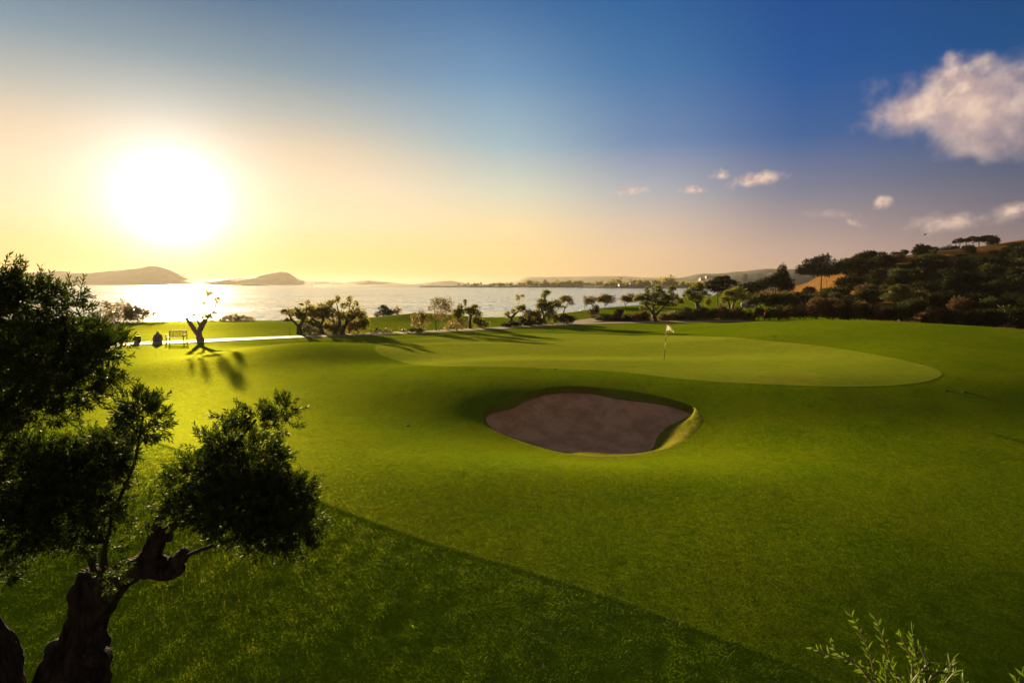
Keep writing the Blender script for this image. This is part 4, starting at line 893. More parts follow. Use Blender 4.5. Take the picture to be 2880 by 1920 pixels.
for a in [(1748, 806, 835, 9, 3.5, 'low terracotta-roofed house at the water left in the far village', 'roof'), (1764, 806.5, 832, 8, 3, 'small low house by the water right of the far clump of trees', 'roof'),
          (1779, 806, 838, 10, 4, 'sunlit cream house between two domed trees of the far village', 'wall'), (1792, 804.5, 845, 8, 3, 'pale-roofed house behind the far village shore', 'wall'), (1723, 806, 836, 7, 3, 'brown-roofed house at the left end of the far village', 'roof'),
          (1870, 808, 820, 9, 3, 'long low building on the shore right of the twin cypresses', 'roof'), (1943, 802, 1050, 10, 5, 'white house low on the wooded hill', 'wall'), (1948, 804, 1045, 6, 3, 'small white annexe below the low white hill house', 'wall'),
          (1975, 791, 1090, 11, 5, 'white villa in the middle of the wooded hill', 'wall'), (1990, 785, 1095, 8, 5, 'highest white villa on the wooded hill', 'wall')]:
    house(*a[:6], roof=a[6])

def boat(px, row, L, label, mast):
    D = (CAMZ + 1.6) * 1600 / (row - 797); p = W(px, row, D); p[2] = -1.6
    root = thing('boat', label, 'boat', p, 'boats on the lagoon'); V = []; F = []
    secs = [(-.5, .25, .5), (-.3, .38, .45), (0, .42, .42), (.3, .3, .5), (.5, .03, .7)]
    for x, w_, z in secs:
        for s_, zz_ in ((-1, z), (-.55, -.15), (.55, -.15), (1, z)): V.append((p[0] + x * L, p[1] + s_ * w_ * L * .35, p[2] + zz_ * L * .25))
    for i in range(4):
        for k in range(3): F.append((i * 4 + k, i * 4 + k + 1, i * 4 + 5 + k, i * 4 + 4 + k))
        F.append((i * 4 + 3, i * 4, i * 4 + 4, i * 4 + 7))
    F += [(0, 3, 2, 1), (16, 17, 18, 19)]
    mesh_obj('hull', V, F, M['hull'], root, smooth=False)
    MB().box((p[0] - .1 * L, p[1], p[2] + .22 * L), (L * .3, L * .2, L * .2)).build('cabin', M['wall'], root)
    if mast: MB().tube([(p[0], p[1], p[2]), (p[0], p[1], p[2] + L * .6)], [.05, .03], 5).build('mast', M['hull'], root)
boat(1555, 809, 4.0, 'small moored boat with cabin, left one on the lagoon', True)
boat(1630, 811, 3.8, 'small dark rowing boat, right one on the lagoon', False)
p = W(660, 800, 1640); root = thing('beacon', 'thin beacon post on the small dark islet', 'beacon', (p[0], p[1], -1)); MB().tube([(p[0], p[1], -1), (p[0], p[1], 5)], [.5, .35], 6).build('post', M['hull'], root); MB().box((p[0], p[1], 5.5), (1.2, 1.2, 1.2)).build('lamp', M['hull'], root)

# ------------------------------------------------------------------ path of concrete slabs
def path_line():
    pts = [(-6, 1030), (150, 995), (340, 966.5), (450, 965), (560, 959), (760, 950.5), (1000, 942), (1200, 933.5), (1400, 923.5), (1560, 913.5), (1650, 909.5), (1800, 906.5), (1950, 904), (2080, 902.5)]
    P = [hit(*p)[:2] for p in pts] + [np.array(q) for q in ((33.6, 66.2), (39.2, 59.5), (44.4, 52.6), (48.8, 46.6), (52.6, 40))]
    P = np.array(P); d = np.r_[0, np.cumsum(np.linalg.norm(np.diff(P, axis=0), axis=1))]; t = np.arange(0, d[-1], .3)
    q = np.stack([np.interp(t, d, P[:, 0]), np.interp(t, d, P[:, 1])], 1)
    for _ in range(60): q[1:-1] = (q[:-2] + 2 * q[1:-1] + q[2:]) / 4
    return q
def slabs(q, half, root, start=0, step=15):
    T = np.gradient(q, axis=0); T /= np.linalg.norm(T, axis=1)[:, None]; Nn = np.stack([-T[:, 1], T[:, 0]], 1)
    for s0 in range(start, len(q) - 2, step):
        seg = slice(s0, min(s0 + step + 1, len(q))); a, nn = q[seg].copy(), Nn[seg]; tt = T[seg]
        a[0] = a[0] + tt[0] * .02; a[-1] = a[-1] - tt[-1] * .02
        V = []; F = []; m = len(a)
        lift = .035 + .006 * math.sin(s0 * 1.7)
        for o, dz in ((-half, -.12), (-half, lift), (-half * .33, lift + .01), (half * .33, lift + .01), (half, lift), (half, -.12)):
            b = a + nn * o; V.append(np.c_[b, H(b[:, 0], b[:, 1]) + dz])
        V = np.stack(V, 1).reshape(-1, 3)
        for i in range(m - 1):
            for k in range(5): F.append((i * 6 + k, i * 6 + k + 1, i * 6 + 7 + k, i * 6 + 6 + k))
        F.append((0, 5, 4, 3, 2, 1)); b = (m - 1) * 6; F.append((b, b + 1, b + 2, b + 3, b + 4, b + 5))
        mesh_obj('path_slab', V, [f[::-1] for f in F], M['concrete'], root, smooth=False)
pq = path_line(); pr = bpy.data.objects.new('path', None); C.objects.link(pr); pr['kind'] = 'structure'
slabs(pq, 1.2, pr)
br = bpy.data.objects.new('branch_path', None); C.objects.link(br); br['kind'] = 'structure'
BQ = np.array([hit(*p)[:2] for p in [(1585, 911.5), (1630, 906), (1672, 899.5), (1705, 896), (1750, 893.5)]])
d = np.r_[0, np.cumsum(np.linalg.norm(np.diff(BQ, axis=0), axis=1))]; t = np.arange(0, d[-1], .35); q = np.stack([np.interp(t, d, BQ[:, 0]), np.interp(t, d, BQ[:, 1])], 1)
for _ in range(30): q[1:-1] = (q[:-2] + 2 * q[1:-1] + q[2:]) / 4
slabs(q, 1.7, br, 5)

# ------------------------------------------------------------------ flag on the green
fb = hit(1868, 1011); k = pix(fb[1]); ft = W(1876, 913, fb[1])
fl = thing('golf_flag', 'leaning golf flagstick with small white flag standing in the hole on the putting green', 'flag', fb)
def lp(t): return fb + (ft - fb) * t
for a, b, mm, nm in ((-.03, .30, 'black', 'pole_section'), (.302, .50, 'white', 'pole_section'), (.502, .65, 'black', 'pole_section'), (.652, 1.0, 'white', 'pole_section')):
    MB().tube([lp(a), lp(b)], [.013 + .004 * (mm == 'white'), .013 + .004 * (mm == 'white')], 10).build(nm, M[mm], fl, True)
V = []; F = []; nu, nv = 14, 8
for i in range(nu + 1):
    for j in range(nv + 1):
        u, v_ = i / nu, j / nv
        a = W(1877 + 18 * u, 914 + 17.5 * u * u * .35 + 9.5 * u + (15.5 - 9.0 * u) * v_ * (1 - .15 * u), fb[1] + .05 * math.sin(u * 5 + v_))
        V.append(a)
for i in range(nu):
    for j in range(nv): F.append((i * (nv + 1) + j, i * (nv + 1) + j + 1, (i + 1) * (nv + 1) + j + 1, (i + 1) * (nv + 1) + j))
cl = mesh_obj('flag_cloth', V, F, M['cloth'], fl)
sm = cl.modifiers.new('thick', 'SOLIDIFY'); sm.thickness = .004
Vp = []
for u, v_ in ((.62, .15), (.66, .35), (.64, .7), (.78, .85), (.92, .7), (.86, .35), (.74, .1)):
    a = W(1877 + 18 * u, 914 + 17.5 * u * u * .35 + 9.5 * u + (15.5 - 9.0 * u) * v_ * (1 - .15 * u), fb[1] + .05 * math.sin(u * 5 + v_) - .012); Vp.append(a)
mesh_obj('emblem_print', Vp, [tuple(range(7))], M['print'], fl, smooth=False)
MB().tube([fb + np.array([0, 0, -.02]), fb + np.array([0, 0, .006])], [.054, .054], 16).build('hole_rim', M['black'], fl, True)

# ------------------------------------------------------------------ bench, bin, boulder, post, stakes
bb = hit(497, 962); bx, by = bb[0], bb[1]; gz = float(H(bx, by)); s = 1.0
bench = thing('park_bench', 'teak slatted park bench with arms beside the path facing the lagoon', 'bench', (bx, by, gz))
fw = np.array([0.05, -1, 0]); fw /= np.linalg.norm(fw); rt = np.array([1, .05, 0]); rt /= np.linalg.norm(rt); L = 1.42
ang = math.atan2(rt[1], rt[0])
def bp(u, v_, z): return np.array([bx, by, gz]) + rt * u + fw * v_ + np.array([0, 0, z])
for k in range(5): MB().box(bp(0, .12 + k * .09 - .2, .45), (L, .07, .022), ang).build('seat_slat', M['wood'], bench)
MB().box(bp(0, -.30, .93), (L, .045, .07), ang).build('top_rail', M['wood'], bench)
MB().box(bp(0, -.26, .52), (L, .04, .06), ang).build('lower_rail', M['wood'], bench)
for k in range(11): MB().box(bp(-.60 + k * .12, -.28, .72), (.05, .022, .36), ang).build('back_slat', M['wood'], bench)
for sx in (-1, 1):
    MB().box(bp(sx * (L / 2 + .01), -.30, .48), (.055, .055, .98), ang).build('leg', M['wood'], bench)
    MB().box(bp(sx * (L / 2 + .01), .26, .31), (.055, .055, .64), ang).build('leg', M['wood'], bench)
    MB().box(bp(sx * (L / 2 + .01), 0, .655), (.065, .62, .035), ang).build('armrest', M['wood'], bench)
    MB().box(bp(sx * (L / 2 + .01), -.02, .18), (.04, .5, .04), ang).build('stretcher', M['wood'], bench)
cbn = hit(387.5, 962.5); root = thing('litter_bin', 'dark slatted round litter bin at the path edge', 'bin', cbn); gz = cbn[2]
MB().tube([cbn + np.array([0, 0, .02]), cbn + np.array([0, 0, .46])], [.20, .20], 18).build('liner', M['black'], root, True)
for k in range(16):
    a = k / 16 * 6.2832; MB().box((cbn[0] + .225 * math.cos(a), cbn[1] + .225 * math.sin(a), gz + .26), (.022, .075, .50), a).build('slat', M['darkwood'], root)
mb = MB(); mb.tube([cbn + np.array([0, 0, .50]), cbn + np.array([0, 0, .53])], [.245, .245], 18); mb.build('rim', M['darkwood'], root, True)

def boulder(c, r, seed, n=14, name='rock', mat_='stone', root=None, sq=1.0):
    rg = np.random.default_rng(seed); V = []; F = []; nl, na_ = n, n * 2; pl = unit(rg.normal(0, 1, (9, 3))); pd = rg.uniform(.62, .92, 9)
    for i in range(nl + 1):
        for j in range(na_):
            t, p_ = i / nl * math.pi, j / na_ * 2 * math.pi; d = np.array([math.sin(t) * math.cos(p_), math.sin(t) * math.sin(p_), math.cos(t)])
            k = 1.0; dots = pl @ d
            for a, b_ in zip(dots, pd):
                if a > .05: k = min(k, b_ / a)
            k += .035 * math.sin(d[0] * 9 + seed) * math.sin(d[2] * 11 + 1) + .02 * math.sin(d[1] * 23 + d[2] * 19)
            V.append(np.array(c) + d * k * np.array(r))
    for i in range(nl):
        for j in range(na_): F.append((i * na_ + j, (i + 1) * na_ + j, (i + 1) * na_ + (j + 1) % na_, i * na_ + (j + 1) % na_))
    return mesh_obj(name, V, F, M[mat_], root)
sb = hit(444, 960.5); root = thing('marker_boulder', 'grey weathered marker boulder standing between the litter bin and the bench', 'boulder', sb)
boulder(sb + [0.0, .05, .30], (.40, .30, .42), 3, root=root)
boulder(sb + [-.14, -.08, .24], (.26, .22, .36), 5, root=root)
boulder(sb + [.17, -.02, .30], (.26, .24, .38), 6, root=root)
boulder(sb + [.0, .04, .68], (.15, .15, .24), 8, root=root)
rg2 = np.random.default_rng(3); n = 500; a = rg2.uniform(0, 6.28, n); r = rg2.uniform(.30, .50, n); p = np.stack([sb[0] + r * np.cos(a) * 1.15, sb[1] + r * np.sin(a), np.full(n, sb[2])], 1)
V, F = leaf_quads(p, rg2.normal(0, .35, (n, 3)) + [0, 0, 1], rg2.uniform(.06, .16, n), np.full(n, .012), rg2); o = mesh_obj('grass_tuft', V, F, M['green_bush'], root, False, {'tint': np.repeat(rg2.uniform(0, 1, n), 4)}); o['kind'] = 'stuff'
# post with a basin and side arm
pb = hit(349, 962); k = pix(pb[1]); root = thing('drinking_post', 'dark tapered post with pale basin and side arm left of the litter bin', 'post', pb)
MB().tube([W(348, 961, pb[1]), W(346, 945, pb[1]), W(343, 932, pb[1])], [.045, .06, .09], 10).build('column', M['darkwood'], root, True)
MB().tube([W(343, 931.5, pb[1]), W(343, 929.5, pb[1])], [.12, .14], 14).build('basin', M['white'], root, True)
MB().box(W(336, 929.6, pb[1]), (.18, .03, .03)).build('side_arm', M['metal'], root)
MB().tube([W(349, 962, pb[1]) + [0, 0, -.05], W(349, 962, pb[1]) + [0, 0, .03]], [.14, .12], 12).build('foot_slab', M['concrete'], root, True)
for (a, b, top, lab) in ((815, 946, 923, 'thin rusty stake on the lawn left of the bare-limbed olive'), (1141, 924, 910, 'short wooden stake on the mound side of the path')):
    h = hit(a, b); t_ = W(a, top, h[1]); root = thing('stake', lab, 'stake', h, 'stakes along the path')
    MB().tube([h - [0, 0, .1], t_], [.03, .028], 8).build('shaft', M['wood'], root, True)
    MB().tube([t_, t_ + [0, 0, .05]], [.04, .02], 8).build('cap', M['darkwood'], root, True)
h = hit(1700, 862); 
# small far flag near the shore
t_ = W(1632, 857, 98); root = thing('distant_flagstick', 'tiny distant flagstick near the shore beyond the path junction', 'flag', (t_[0], t_[1], float(H(t_[0], t_[1]))))
MB().tube([(t_[0], t_[1], float(H(t_[0], t_[1]))), (t_[0], t_[1], float(H(t_[0], t_[1])) + 1.6)], [.025, .02], 6).build('pole', M['white'], root, True)
# sprinkler heads and turf scars
for i, (a, b, w_, lab) in enumerate([(1146, 1196, .13, 'dark sprinkler cover in the lawn left of the bunker'), (1512, 1042, .12, 'dark sprinkler cover on the collar above the bunker'), (1562, 1038, .16, 'long dark turf scar on the collar above the bunker'), (2180, 946, .30, 'dark worn patch near the back right of the green'), (2712, 1102, .22, 'dark scuff on the lawn far right of the green'), (2660, 1098, .18, 'smaller dark scuff left of the far right scuff'), (345 + 10, 939, .14, 'dark sprinkler cover behind the drinking post'), (598, 926, .12, 'dark sprinkler cover right of the pollarded olive')]):
    h = hit(a, b); root = thing('sprinkler_cover', lab, 'sprinkler', h, 'dark covers set in the turf')
    w_ *= .55; MB().tube([h + [0, 0, -.03], h + [0, 0, .012]], [w_, w_ * .9], 14, .12, i).build('cover', M['black'], root, True)
    MB().tube([h + [0, 0, .0], h + [0, 0, .026]], [w_ * .35, w_ * .3], 10).build('cap', M['darkwood'], root, True)
# fallen leaves in the foreground
for i, (a, b, L, lab, rzz) in enumerate([(1528, 1880, .075, 'pale pink fallen leaf standing in the near grass at the bottom', 1.5), (920, 1653, .06, 'curled brown fallen leaf right of the near olive trunk', .3), (1765, 1387, .07, 'pale fallen leaf on the fairway below the bunker', .2), (1270, 1533, .04, 'dark crumb beside the mown turf edge', .9)]):
    h = hit(a, b); V = []; F = []
    for j in range(7):
        u = j / 6; w_ = math.sin(math.pi * min(.97, u + .03)) * L * .22
        for s_ in (-1, 0, 1):
            x, y, z = (u - .5) * L, s_ * w_, .02 + .012 * abs(s_) + .02 * math.sin(u * 3)
            if i == 0: x, z = x * .3, .02 + (u) * L
            c_, sn = math.cos(rzz), math.sin(rzz); V.append(h + [x * c_ - y * sn, x * sn + y * c_, z])
    for j in range(6):
        for q_ in range(2): F.append((j * 3 + q_, j * 3 + q_ + 1, j * 3 + 4 + q_, j * 3 + 3 + q_))
    o = mesh_obj('fallen_leaf', V, F, M['leaf_litter' if i in (0, 2) else 'red_bush'] if i != 3 else M['black']); tag(o, lab, 'leaf')
# pale boulders and red flower spike in the border
for (a, b, rx, ry, lab) in [(2092, 858, 11, 8, 'large pale boulder between the bushes left of the red flower spike'), (2117, 860, 8, 5, 'smaller pale boulder next to the large one'), (1752, 891, 6, 4, 'pinkish rock in the dark hedge left of the big spreading olive'), (1900, 878, 5, 5, 'small white stone in the border right of the big spreading olive')]:
    c = W(a, b, bedY(a) + 1); o = boulder(c, (rx * pix(75), rx * .8 * pix(75), ry * pix(75)), int(a), 9, 'boulder', 'pale_stone'); tag(o, lab, 'boulder')
Yb = bedY(2152) - .2; root = thing('red_flower_spike', 'thin slanted bright red flower spike in the dark border', 'flower', W(2149, 892, Yb))
MB().tube([W(2149, 893, Yb), W(2150, 885, Yb)], [.03, .03], 6).build('stem', M['green_bush'], root, True)
q, rd = resample([W(2150, 888, Yb), W(2153, 880, Yb), W(2156, 872, Yb)], [.05, .12, .05], 8); MB().tube(q, rd, 8, .3, 2).build('petals', M['red'], root, True)
# bird
c = W(2602, 660, 90); root = thing('bird', 'tiny dark bird flying above the hill', 'bird', c)
q, rd = resample([c + [-.22, 0, -.04], c + [0, 0, 0], c + [.16, 0, .05]], [.02, .07, .03], 7); MB().tube(q, rd, 8).build('body', M['black'], root, True)
for sg in (-1, 1):
    V = [c + [-.06, 0, .02], c + [.08, 0, .03], c + [.10, sg * .25, .16], c + [-.02, sg * .25, .15], c + [.14 + .08, sg * .5, .10]]
    o = mesh_obj('wing', V, [(0, 1, 2, 3), (3, 2, 4)], M['black'], root, False); mo = o.modifiers.new('t', 'SOLIDIFY'); mo.thickness = .02

# ------------------------------------------------------------------ foreground olives
def shoots(lobes, Y0, n_per, rg, length=(.07, .17), pairs=8, L=.062, w=.0145, dens=1.0):
    """leafy olive shoots filling lobes given as (px,row,rx,ry,[density],[depth offset])"""
    P = []; D = []
    for lb in lobes:
        (a, b, rx, ry) = lb[:4]; dd = lb[4] if len(lb) > 4 else 1; Y = Y0 + (lb[5] if len(lb) > 5 else rg.uniform(-.25, .25))
        c = W(a, b, Y); r = np.array([rx, (rx + ry) * .5, ry]) * pix(Y)
        n = max(8, int(n_per * dd * dens * rx * ry / 8000))
        q = unit(rg.normal(0, 1, (n, 3))) * (rg.uniform(0, 1, (n, 1)) ** .45) * .95
        P.append(c + q * r); D.append(unit(q * r) * .9 + np.array([0, -.1, .22]) + rg.normal(0, .40, (n, 3)))
    P = np.vstack(P); D = unit(np.vstack(D)); n = len(P)
    Ls = rg.uniform(*length, n); side = unit(np.cross(D, rg.normal(0, 1, (n, 3)))); s2 = np.cross(D, side)
    bend = unit(rg.normal(0, 1, (n, 3)) + [0, 0, .8])
    Vl = []; Tl = []; Vs = []; tint = rg.uniform(0, .6, n)
    for k in range(pairs):
        t = (k + .5) / pairs
        pos = P + D * (Ls * t)[:, None] + bend * (Ls * t * t * .25)[:, None]
        for sgn in (-1, 1):
            s_ = side if k % 2 else s2
            d = unit(D * .75 + s_ * sgn * .75 * (1.1 - .5 * t) + rg.normal(0, .15, (n, 3)) + bend * .2)
            LL = L * (1.05 - .45 * abs(t - .45)) * rg.uniform(.75, 1.15, n)
            V, _ = leaf_quads(pos, d, LL, w * rg.uniform(.8, 1.15, n), rg, .04)
            Vl.append(V); Tl.append(np.repeat(np.clip(tint + rg.uniform(0, .4, n), 0, 1), 4))
    V = np.vstack(Vl); F = np.arange(len(V)).reshape(-1, 4)
    # twigs
    a = P; b = P + D * Ls[:, None] + bend * (Ls * .25)[:, None]; m_ = (a + b) / 2 - bend * (Ls * .06)[:, None]
    tw = []
    for r_ in (side, s2):
        for q0, q1, w0, w1 in ((a, m_, .0022, .0016), (m_, b, .0016, .0008)):
            tw.append(np.stack([q0 - r_ * w0, q0 + r_ * w0, q1 + r_ * w1, q1 - r_ * w1], 1))
    TV = np.concatenate(tw).reshape(-1, 3)
    return V, F, np.concatenate(Tl), TV, np.arange(len(TV)).reshape(-1, 4), P

def near_olive(label, base, trunk, limbs, lobes, Y0, seed, n_per=190):
    rg = np.random.default_rng(seed)
    b = W(base[0], base[1], base[2]); b[2] = float(H(b[0], b[1]))
    root = thing('olive_tree', label, 'olive tree', b)
    P = [np.array([b[0], b[1], b[2] - .15])] + [W(a, r, y) for a, r, y, _ in trunk]
    R_ = [trunk[0][3] * 1.15 * pix(trunk[0][2])] + [q[3] * pix(q[2]) for q in trunk]
    P, R_ = resample(P, R_, 80); mb = MB(); mb.tube(P, R_, 90, .13, seed, .10); t = mb.build('trunk', M['bark_near'], root, True)
    for i, lb in enumerate(limbs):
        P, R_ = resample([W(a, r, y) for a, r, y, _ in lb], [q[3] * pix(q[2]) for q in lb], 6 + 5 * len(lb)); mb = MB(); mb.tube(P, R_, 48 if R_.max() > .05 else 7, .13 if R_.max() > .05 else .06, seed + i + 1, .09 if R_.max() > .05 else 0)
        mb.build('branch', M['bark_near'], root, True)
    V, F, T, TV, TF, SP = shoots(lobes, Y0, n_per, rg)
    # the largest-showing leaves are parts of their own, the rest one mass
    cen = V.reshape(-1, 4, 3).mean(1); pxs = cen[:, 0] / cen[:, 1] * 1600 + 1440; order = np.argsort(np.where(pxs > -20, cen[:, 1], 99))[:200]
    keep = np.ones(len(F), bool); keep[order] = False
    o = mesh_obj('leaves', V[F[keep]].reshape(-1, 3), np.arange(keep.sum() * 4).reshape(-1, 4), M['olive_near'], root, False, {'tint': T.reshape(-1, 4)[keep].ravel()}); o['kind'] = 'stuff'
    for i in order:
        q = V[F[i]]; mesh_obj('leaf', q, [(0, 1, 2), (0, 2, 3)], M['olive_near'], root, False, {'tint': T[F[i]]})
    o = mesh_obj('twigs', TV, TF, M['bark_near'], root, False); o['kind'] = 'stuff'
    return root

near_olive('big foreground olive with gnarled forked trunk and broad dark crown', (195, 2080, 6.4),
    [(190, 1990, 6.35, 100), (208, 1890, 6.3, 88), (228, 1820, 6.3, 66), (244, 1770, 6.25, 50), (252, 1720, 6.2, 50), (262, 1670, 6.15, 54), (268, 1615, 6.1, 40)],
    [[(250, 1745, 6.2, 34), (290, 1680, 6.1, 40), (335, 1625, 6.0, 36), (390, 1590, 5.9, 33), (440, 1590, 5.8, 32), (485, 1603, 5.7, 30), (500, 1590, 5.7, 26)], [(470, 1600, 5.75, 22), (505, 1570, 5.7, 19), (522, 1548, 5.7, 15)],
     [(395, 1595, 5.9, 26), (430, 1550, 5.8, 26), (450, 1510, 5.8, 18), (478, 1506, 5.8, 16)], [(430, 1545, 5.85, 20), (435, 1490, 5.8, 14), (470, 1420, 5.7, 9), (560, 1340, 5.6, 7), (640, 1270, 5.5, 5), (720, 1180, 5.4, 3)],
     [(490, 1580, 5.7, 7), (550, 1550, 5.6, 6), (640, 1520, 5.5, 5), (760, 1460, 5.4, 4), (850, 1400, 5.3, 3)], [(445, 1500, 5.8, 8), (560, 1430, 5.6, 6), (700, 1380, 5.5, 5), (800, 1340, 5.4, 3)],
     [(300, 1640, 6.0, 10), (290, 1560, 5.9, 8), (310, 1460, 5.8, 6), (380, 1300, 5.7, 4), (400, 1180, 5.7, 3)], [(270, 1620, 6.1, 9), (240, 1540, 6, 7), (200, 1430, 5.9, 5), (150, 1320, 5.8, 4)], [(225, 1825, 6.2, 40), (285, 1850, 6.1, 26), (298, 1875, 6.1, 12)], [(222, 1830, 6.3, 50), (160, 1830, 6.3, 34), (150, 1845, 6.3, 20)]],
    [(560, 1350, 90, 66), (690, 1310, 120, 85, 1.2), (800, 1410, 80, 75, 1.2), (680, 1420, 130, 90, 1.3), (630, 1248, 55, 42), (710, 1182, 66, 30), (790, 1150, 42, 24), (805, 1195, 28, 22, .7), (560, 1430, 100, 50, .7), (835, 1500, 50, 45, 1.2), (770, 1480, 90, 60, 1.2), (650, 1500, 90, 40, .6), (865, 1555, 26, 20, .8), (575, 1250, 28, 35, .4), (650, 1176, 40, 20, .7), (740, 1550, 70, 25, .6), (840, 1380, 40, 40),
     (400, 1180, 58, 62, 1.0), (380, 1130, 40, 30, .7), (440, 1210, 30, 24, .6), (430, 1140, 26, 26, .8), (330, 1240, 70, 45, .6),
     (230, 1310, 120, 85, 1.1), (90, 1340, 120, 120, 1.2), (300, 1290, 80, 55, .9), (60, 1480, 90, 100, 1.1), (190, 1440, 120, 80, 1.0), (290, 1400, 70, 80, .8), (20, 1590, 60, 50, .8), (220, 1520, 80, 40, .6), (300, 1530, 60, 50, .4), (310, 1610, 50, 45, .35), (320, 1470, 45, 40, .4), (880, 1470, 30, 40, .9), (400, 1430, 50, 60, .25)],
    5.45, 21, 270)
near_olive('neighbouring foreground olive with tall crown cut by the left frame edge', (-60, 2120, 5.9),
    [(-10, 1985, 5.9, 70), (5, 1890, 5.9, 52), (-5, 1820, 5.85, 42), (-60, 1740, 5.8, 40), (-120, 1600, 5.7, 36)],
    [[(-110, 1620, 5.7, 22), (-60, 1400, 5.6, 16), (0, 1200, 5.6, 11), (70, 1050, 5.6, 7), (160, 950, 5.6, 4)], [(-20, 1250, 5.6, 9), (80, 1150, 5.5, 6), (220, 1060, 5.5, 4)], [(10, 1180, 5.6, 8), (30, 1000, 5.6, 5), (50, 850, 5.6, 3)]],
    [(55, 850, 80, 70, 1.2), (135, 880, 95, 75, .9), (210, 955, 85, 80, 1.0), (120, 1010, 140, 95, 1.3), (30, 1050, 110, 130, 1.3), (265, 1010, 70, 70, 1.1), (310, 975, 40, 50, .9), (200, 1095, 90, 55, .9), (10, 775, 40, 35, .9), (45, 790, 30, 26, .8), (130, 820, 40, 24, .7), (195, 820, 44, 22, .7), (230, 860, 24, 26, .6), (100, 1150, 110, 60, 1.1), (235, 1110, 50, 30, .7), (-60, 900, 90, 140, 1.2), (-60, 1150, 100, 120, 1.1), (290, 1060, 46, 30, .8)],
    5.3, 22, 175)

# ------------------------------------------------------------------ leafy sapling tips, bottom right
def sapling(label, stems, Y, seed, ground_px):
    rg = np.random.default_rng(seed); b = W(ground_px[0], ground_px[1], Y); gz = float(H(b[0], b[1]))
    root = thing('olive_sapling', label, 'sapling', (b[0], b[1], gz))
    q, rd = resample([(b[0], b[1], gz - .1), (b[0] + .05, b[1], (gz + b[2]) / 2), b], [.05, .035, .018], 14); MB().tube(q, rd, 8, .1, 1).build('trunk', M['bark_near'], root, True)
    me = {}
    for st in stems:
        P = [b] + [W(a, r_, Y + yy) for a, r_, yy in st]; q, rd = resample(P, [.008] + [.0045] * (len(P) - 2) + [.0018], 22)
        MB().tube(q, rd, 6).build('stem', M['sapling_stem'], root, True)
        d = np.gradient(q, axis=0); d = unit(d)
        for i in range(3, 22):
            if q[i][2] < W(0, 1990, Y)[2]: continue
            for sgn in (-1, 1):
                L = .058 * rg.uniform(.6, 1.25); w = .0125 * rg.uniform(.85, 1.15)
                sd_ = unit(np.cross(d[i], rg.normal(0, 1, 3))) * sgn; ld = unit(d[i] * rg.uniform(.7, 1.2) + sd_ * .55); nr_ = unit(np.cross(ld, sd_)); wd = np.cross(nr_, ld)
                V = []; F = []
                for j in range(6):
                    u = j / 5; ww = w * math.sin(math.pi * (u * .94 + .03)) * .5
                    p = q[i] + ld * L * u - nr_ * L * .12 * u * u
                    V += [p - wd * ww + nr_ * ww * .35, p, p + wd * ww + nr_ * ww * .35]
                for j in range(5):
                    for s_ in range(2): F.append((j * 3 + s_, j * 3 + s_ + 1, j * 3 + 4 + s_, j * 3 + 3 + s_))
                t = rg.uniform(0, 1); mesh_obj('leaf', V, F, M['sapling'], root, True, {'tint': np.full(18, t)})
M['sapling_stem'] = solid('sapling_stem_bark', (.22, .20, .08), (.14, .12, .05), rough=.6, bump=0)
sapling('leafy young olive shoots rising at the bottom right corner', [
    [(2410, 1860, 0), (2362, 1790 + 60, -.05), (2318, 1835, -.1), (2288, 1820, -.12)], [(2430, 1880, .05), (2390, 1850, 0), (2356, 1840, 0), (2338, 1812, 0)],
    [(2458, 1900, 0), (2448, 1840, -.05), (2425, 1785, -.1), (2397, 1733, -.12)], [(2520, 1900, .05), (2504, 1860, 0), (2482, 1790, -.05), (2464, 1742, -.05)],
    [(2566, 1880, .1), (2563, 1850, .05), (2545, 1810, 0), (2530, 1785, 0)], [(2590, 1900, .1), (2582, 1870, .1), (2570, 1812, .1), (2568, 1782, .1)],
    [(2610, 1900, 0), (2606, 1862, 0), (2598, 1835, 0), (2585, 1815, 0)], [(2616, 1910, -.05), (2620, 1890, -.05), (2634, 1888, -.05), (2650, 1884, -.05)],
    [(2655, 1930, 0), (2664, 1912, 0), (2676, 1900, 0), (2684, 1892, 0)], [(2480, 1920, .1), (2470, 1895, .1), (2440, 1885, .1), (2420, 1880, .1)],
    [(2540, 1920, -.1), (2530, 1895, -.1), (2500, 1880, -.1), (2485, 1862, -.1)], [(2700, 1950, 0), (2706, 1930, 0), (2710, 1920, 0)], [(2560, 1930, 0), (2570, 1905, 0), (2590, 1890, 0), (2606, 1870, 0)],
    [(2500, 1950, 0), (2496, 1920, 0), (2490, 1900, 0), (2492, 1880, 0)], [(2620, 1960, .1), (2640, 1935, .1), (2668, 1880, .1), (2676, 1862, .1)]],
    2.9, 5, (2560, 2080))
sapling('few olive leaf tips at the right frame edge in the bottom corner', [[(2900, 1960, 0), (2890, 1920, 0), (2882, 1895, 0), (2876, 1886, 0)], [(2890, 1980, 0), (2874, 1950, 0), (2862, 1925, 0), (2856, 1908, 0)]], 2.9, 6, (2930, 2080))

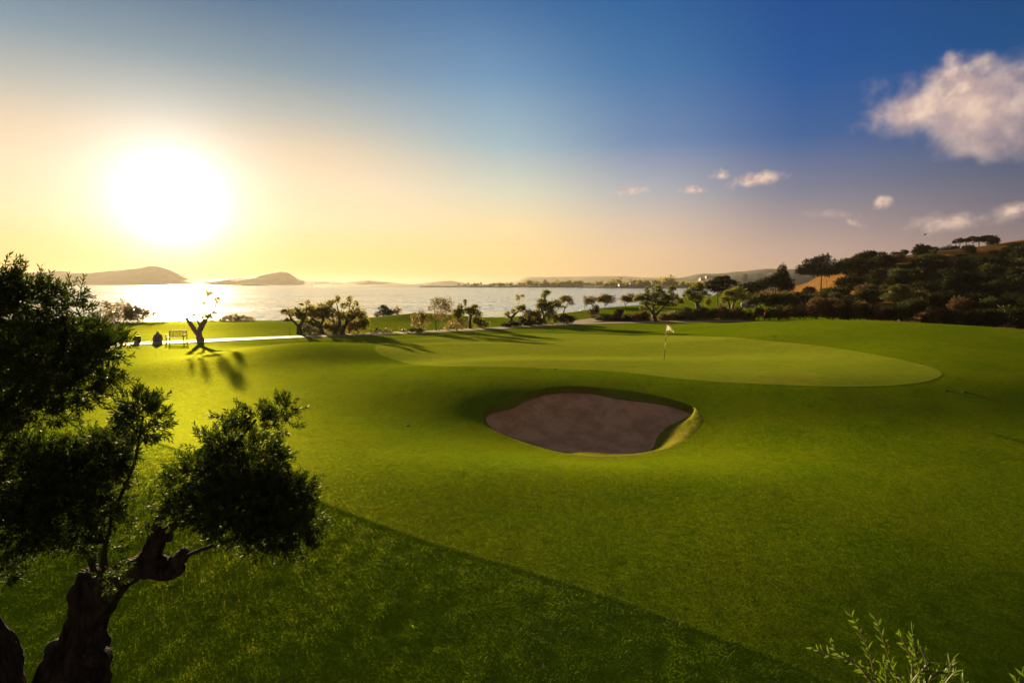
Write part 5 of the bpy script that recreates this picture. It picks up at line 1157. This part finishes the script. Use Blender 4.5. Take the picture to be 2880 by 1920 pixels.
# ------------------------------------------------------------------ blades of the rough in the foreground
def blades(n, x0, x1, y0, y1, cond, h0, h1, w, seed, name, mt, pw=1.0):
    rg = np.random.default_rng(seed); y = y0 * (y1 / y0) ** rg.uniform(0, 1, n); u = rg.uniform(-1, 1, n); x = u * (.96 * y + .6) 
    m_ = cond(x, y) & (x > x0) & (x < x1); x, y = x[m_], y[m_]; n = len(x)
    cl = vnoise(x, y, 6.0, 41) + .6 * vnoise(x, y, 15, 42); hh = rg.uniform(h0, h1, n) * np.clip(1 + .55 * cl, .35, 2)
    lean = np.stack([.55 + .5 * vnoise(x, y, 2.2, 43), -.25 + .5 * vnoise(x, y, 2.6, 44), np.zeros(n)], 1) + rg.normal(0, .45, (n, 3)) * [1, 1, 0]
    b = np.stack([x, y, H(x, y) - .004], 1); t = b + (lean * .8 + [0, 0, 1]) * hh[:, None]
    a = rg.uniform(0, 6.28, n); s_ = np.stack([np.cos(a), np.sin(a), 0 * a], 1) * w * (.6 + y / 14)[:, None]
    V = np.stack([b - s_, b + s_, t], 1).reshape(-1, 3)
    o = mesh_obj(name, V, np.arange(len(V)).reshape(-1, 3), M[mt], None, False, {'tint': np.repeat(np.clip(rg.uniform(0, 1, n) * .7 + .2 * cl, 0, 1), 3)}, kind='stuff')
    tag(o, 'short rough grass blades in the near lawn' if 'rough' in name else 'fine fairway grass blades nearest the viewer', 'grass'); return o
blades(520000, -16, 8, 5.0, 19.5, lambda x, y: mowf(x, y) < 0, .012, .030, .0035, 1, 'rough_grass', 'blade')
blades(260000, -14, 16, 6.0, 17, lambda x, y: mowf(x, y) > .02, .006, .014, .0035, 2, 'fairway_grass', 'blade')
def edge_blades(mp, n, h0, h1, sx, nm, lab, wd):
    rg = np.random.default_rng(77); i = rg.uniform(0, len(mp) - 1.01, n); k = i.astype(int); f = (i - k)[:, None]
    p = mp[k] * (1 - f) + mp[k + 1] * f + rg.normal(0, 1, (n, 2)) * [sx, sx]
    hh = rg.uniform(h0, h1, n); b = np.c_[p, H(p[:, 0], p[:, 1]) - .004]; t = b + (rg.normal(0, .35, (n, 3)) * [1, 1, 0] + [0, 0, 1]) * hh[:, None]
    a = rg.uniform(0, 6.28, n); s_ = np.stack([np.cos(a), np.sin(a), 0 * a], 1) * wd
    V = np.stack([b - s_, b + s_, t], 1).reshape(-1, 3)
    o = mesh_obj(nm, V, np.arange(len(V)).reshape(-1, 3), M['blade_edge'], None, False, {'tint': np.repeat(rg.uniform(0, 1, n), 3)}, kind='stuff')
    tag(o, lab, 'grass')
M['blade_edge'] = leaf_mat('edge_grass_blade', (.06, .10, .004), (.11, .15, .01), trans=.4, spec=.1, tr=(.16, .22, .01))
edge_blades(mp, 30000, .008, .022, .04, 'edge_grass', 'bright line of taller grass along the mowing edge', .004)
edge_blades(np.vstack([green_poly, green_poly[:1]]), 52000, .006, .017, .04, 'collar_grass', 'thin bright line of grass round the putting green', .006)
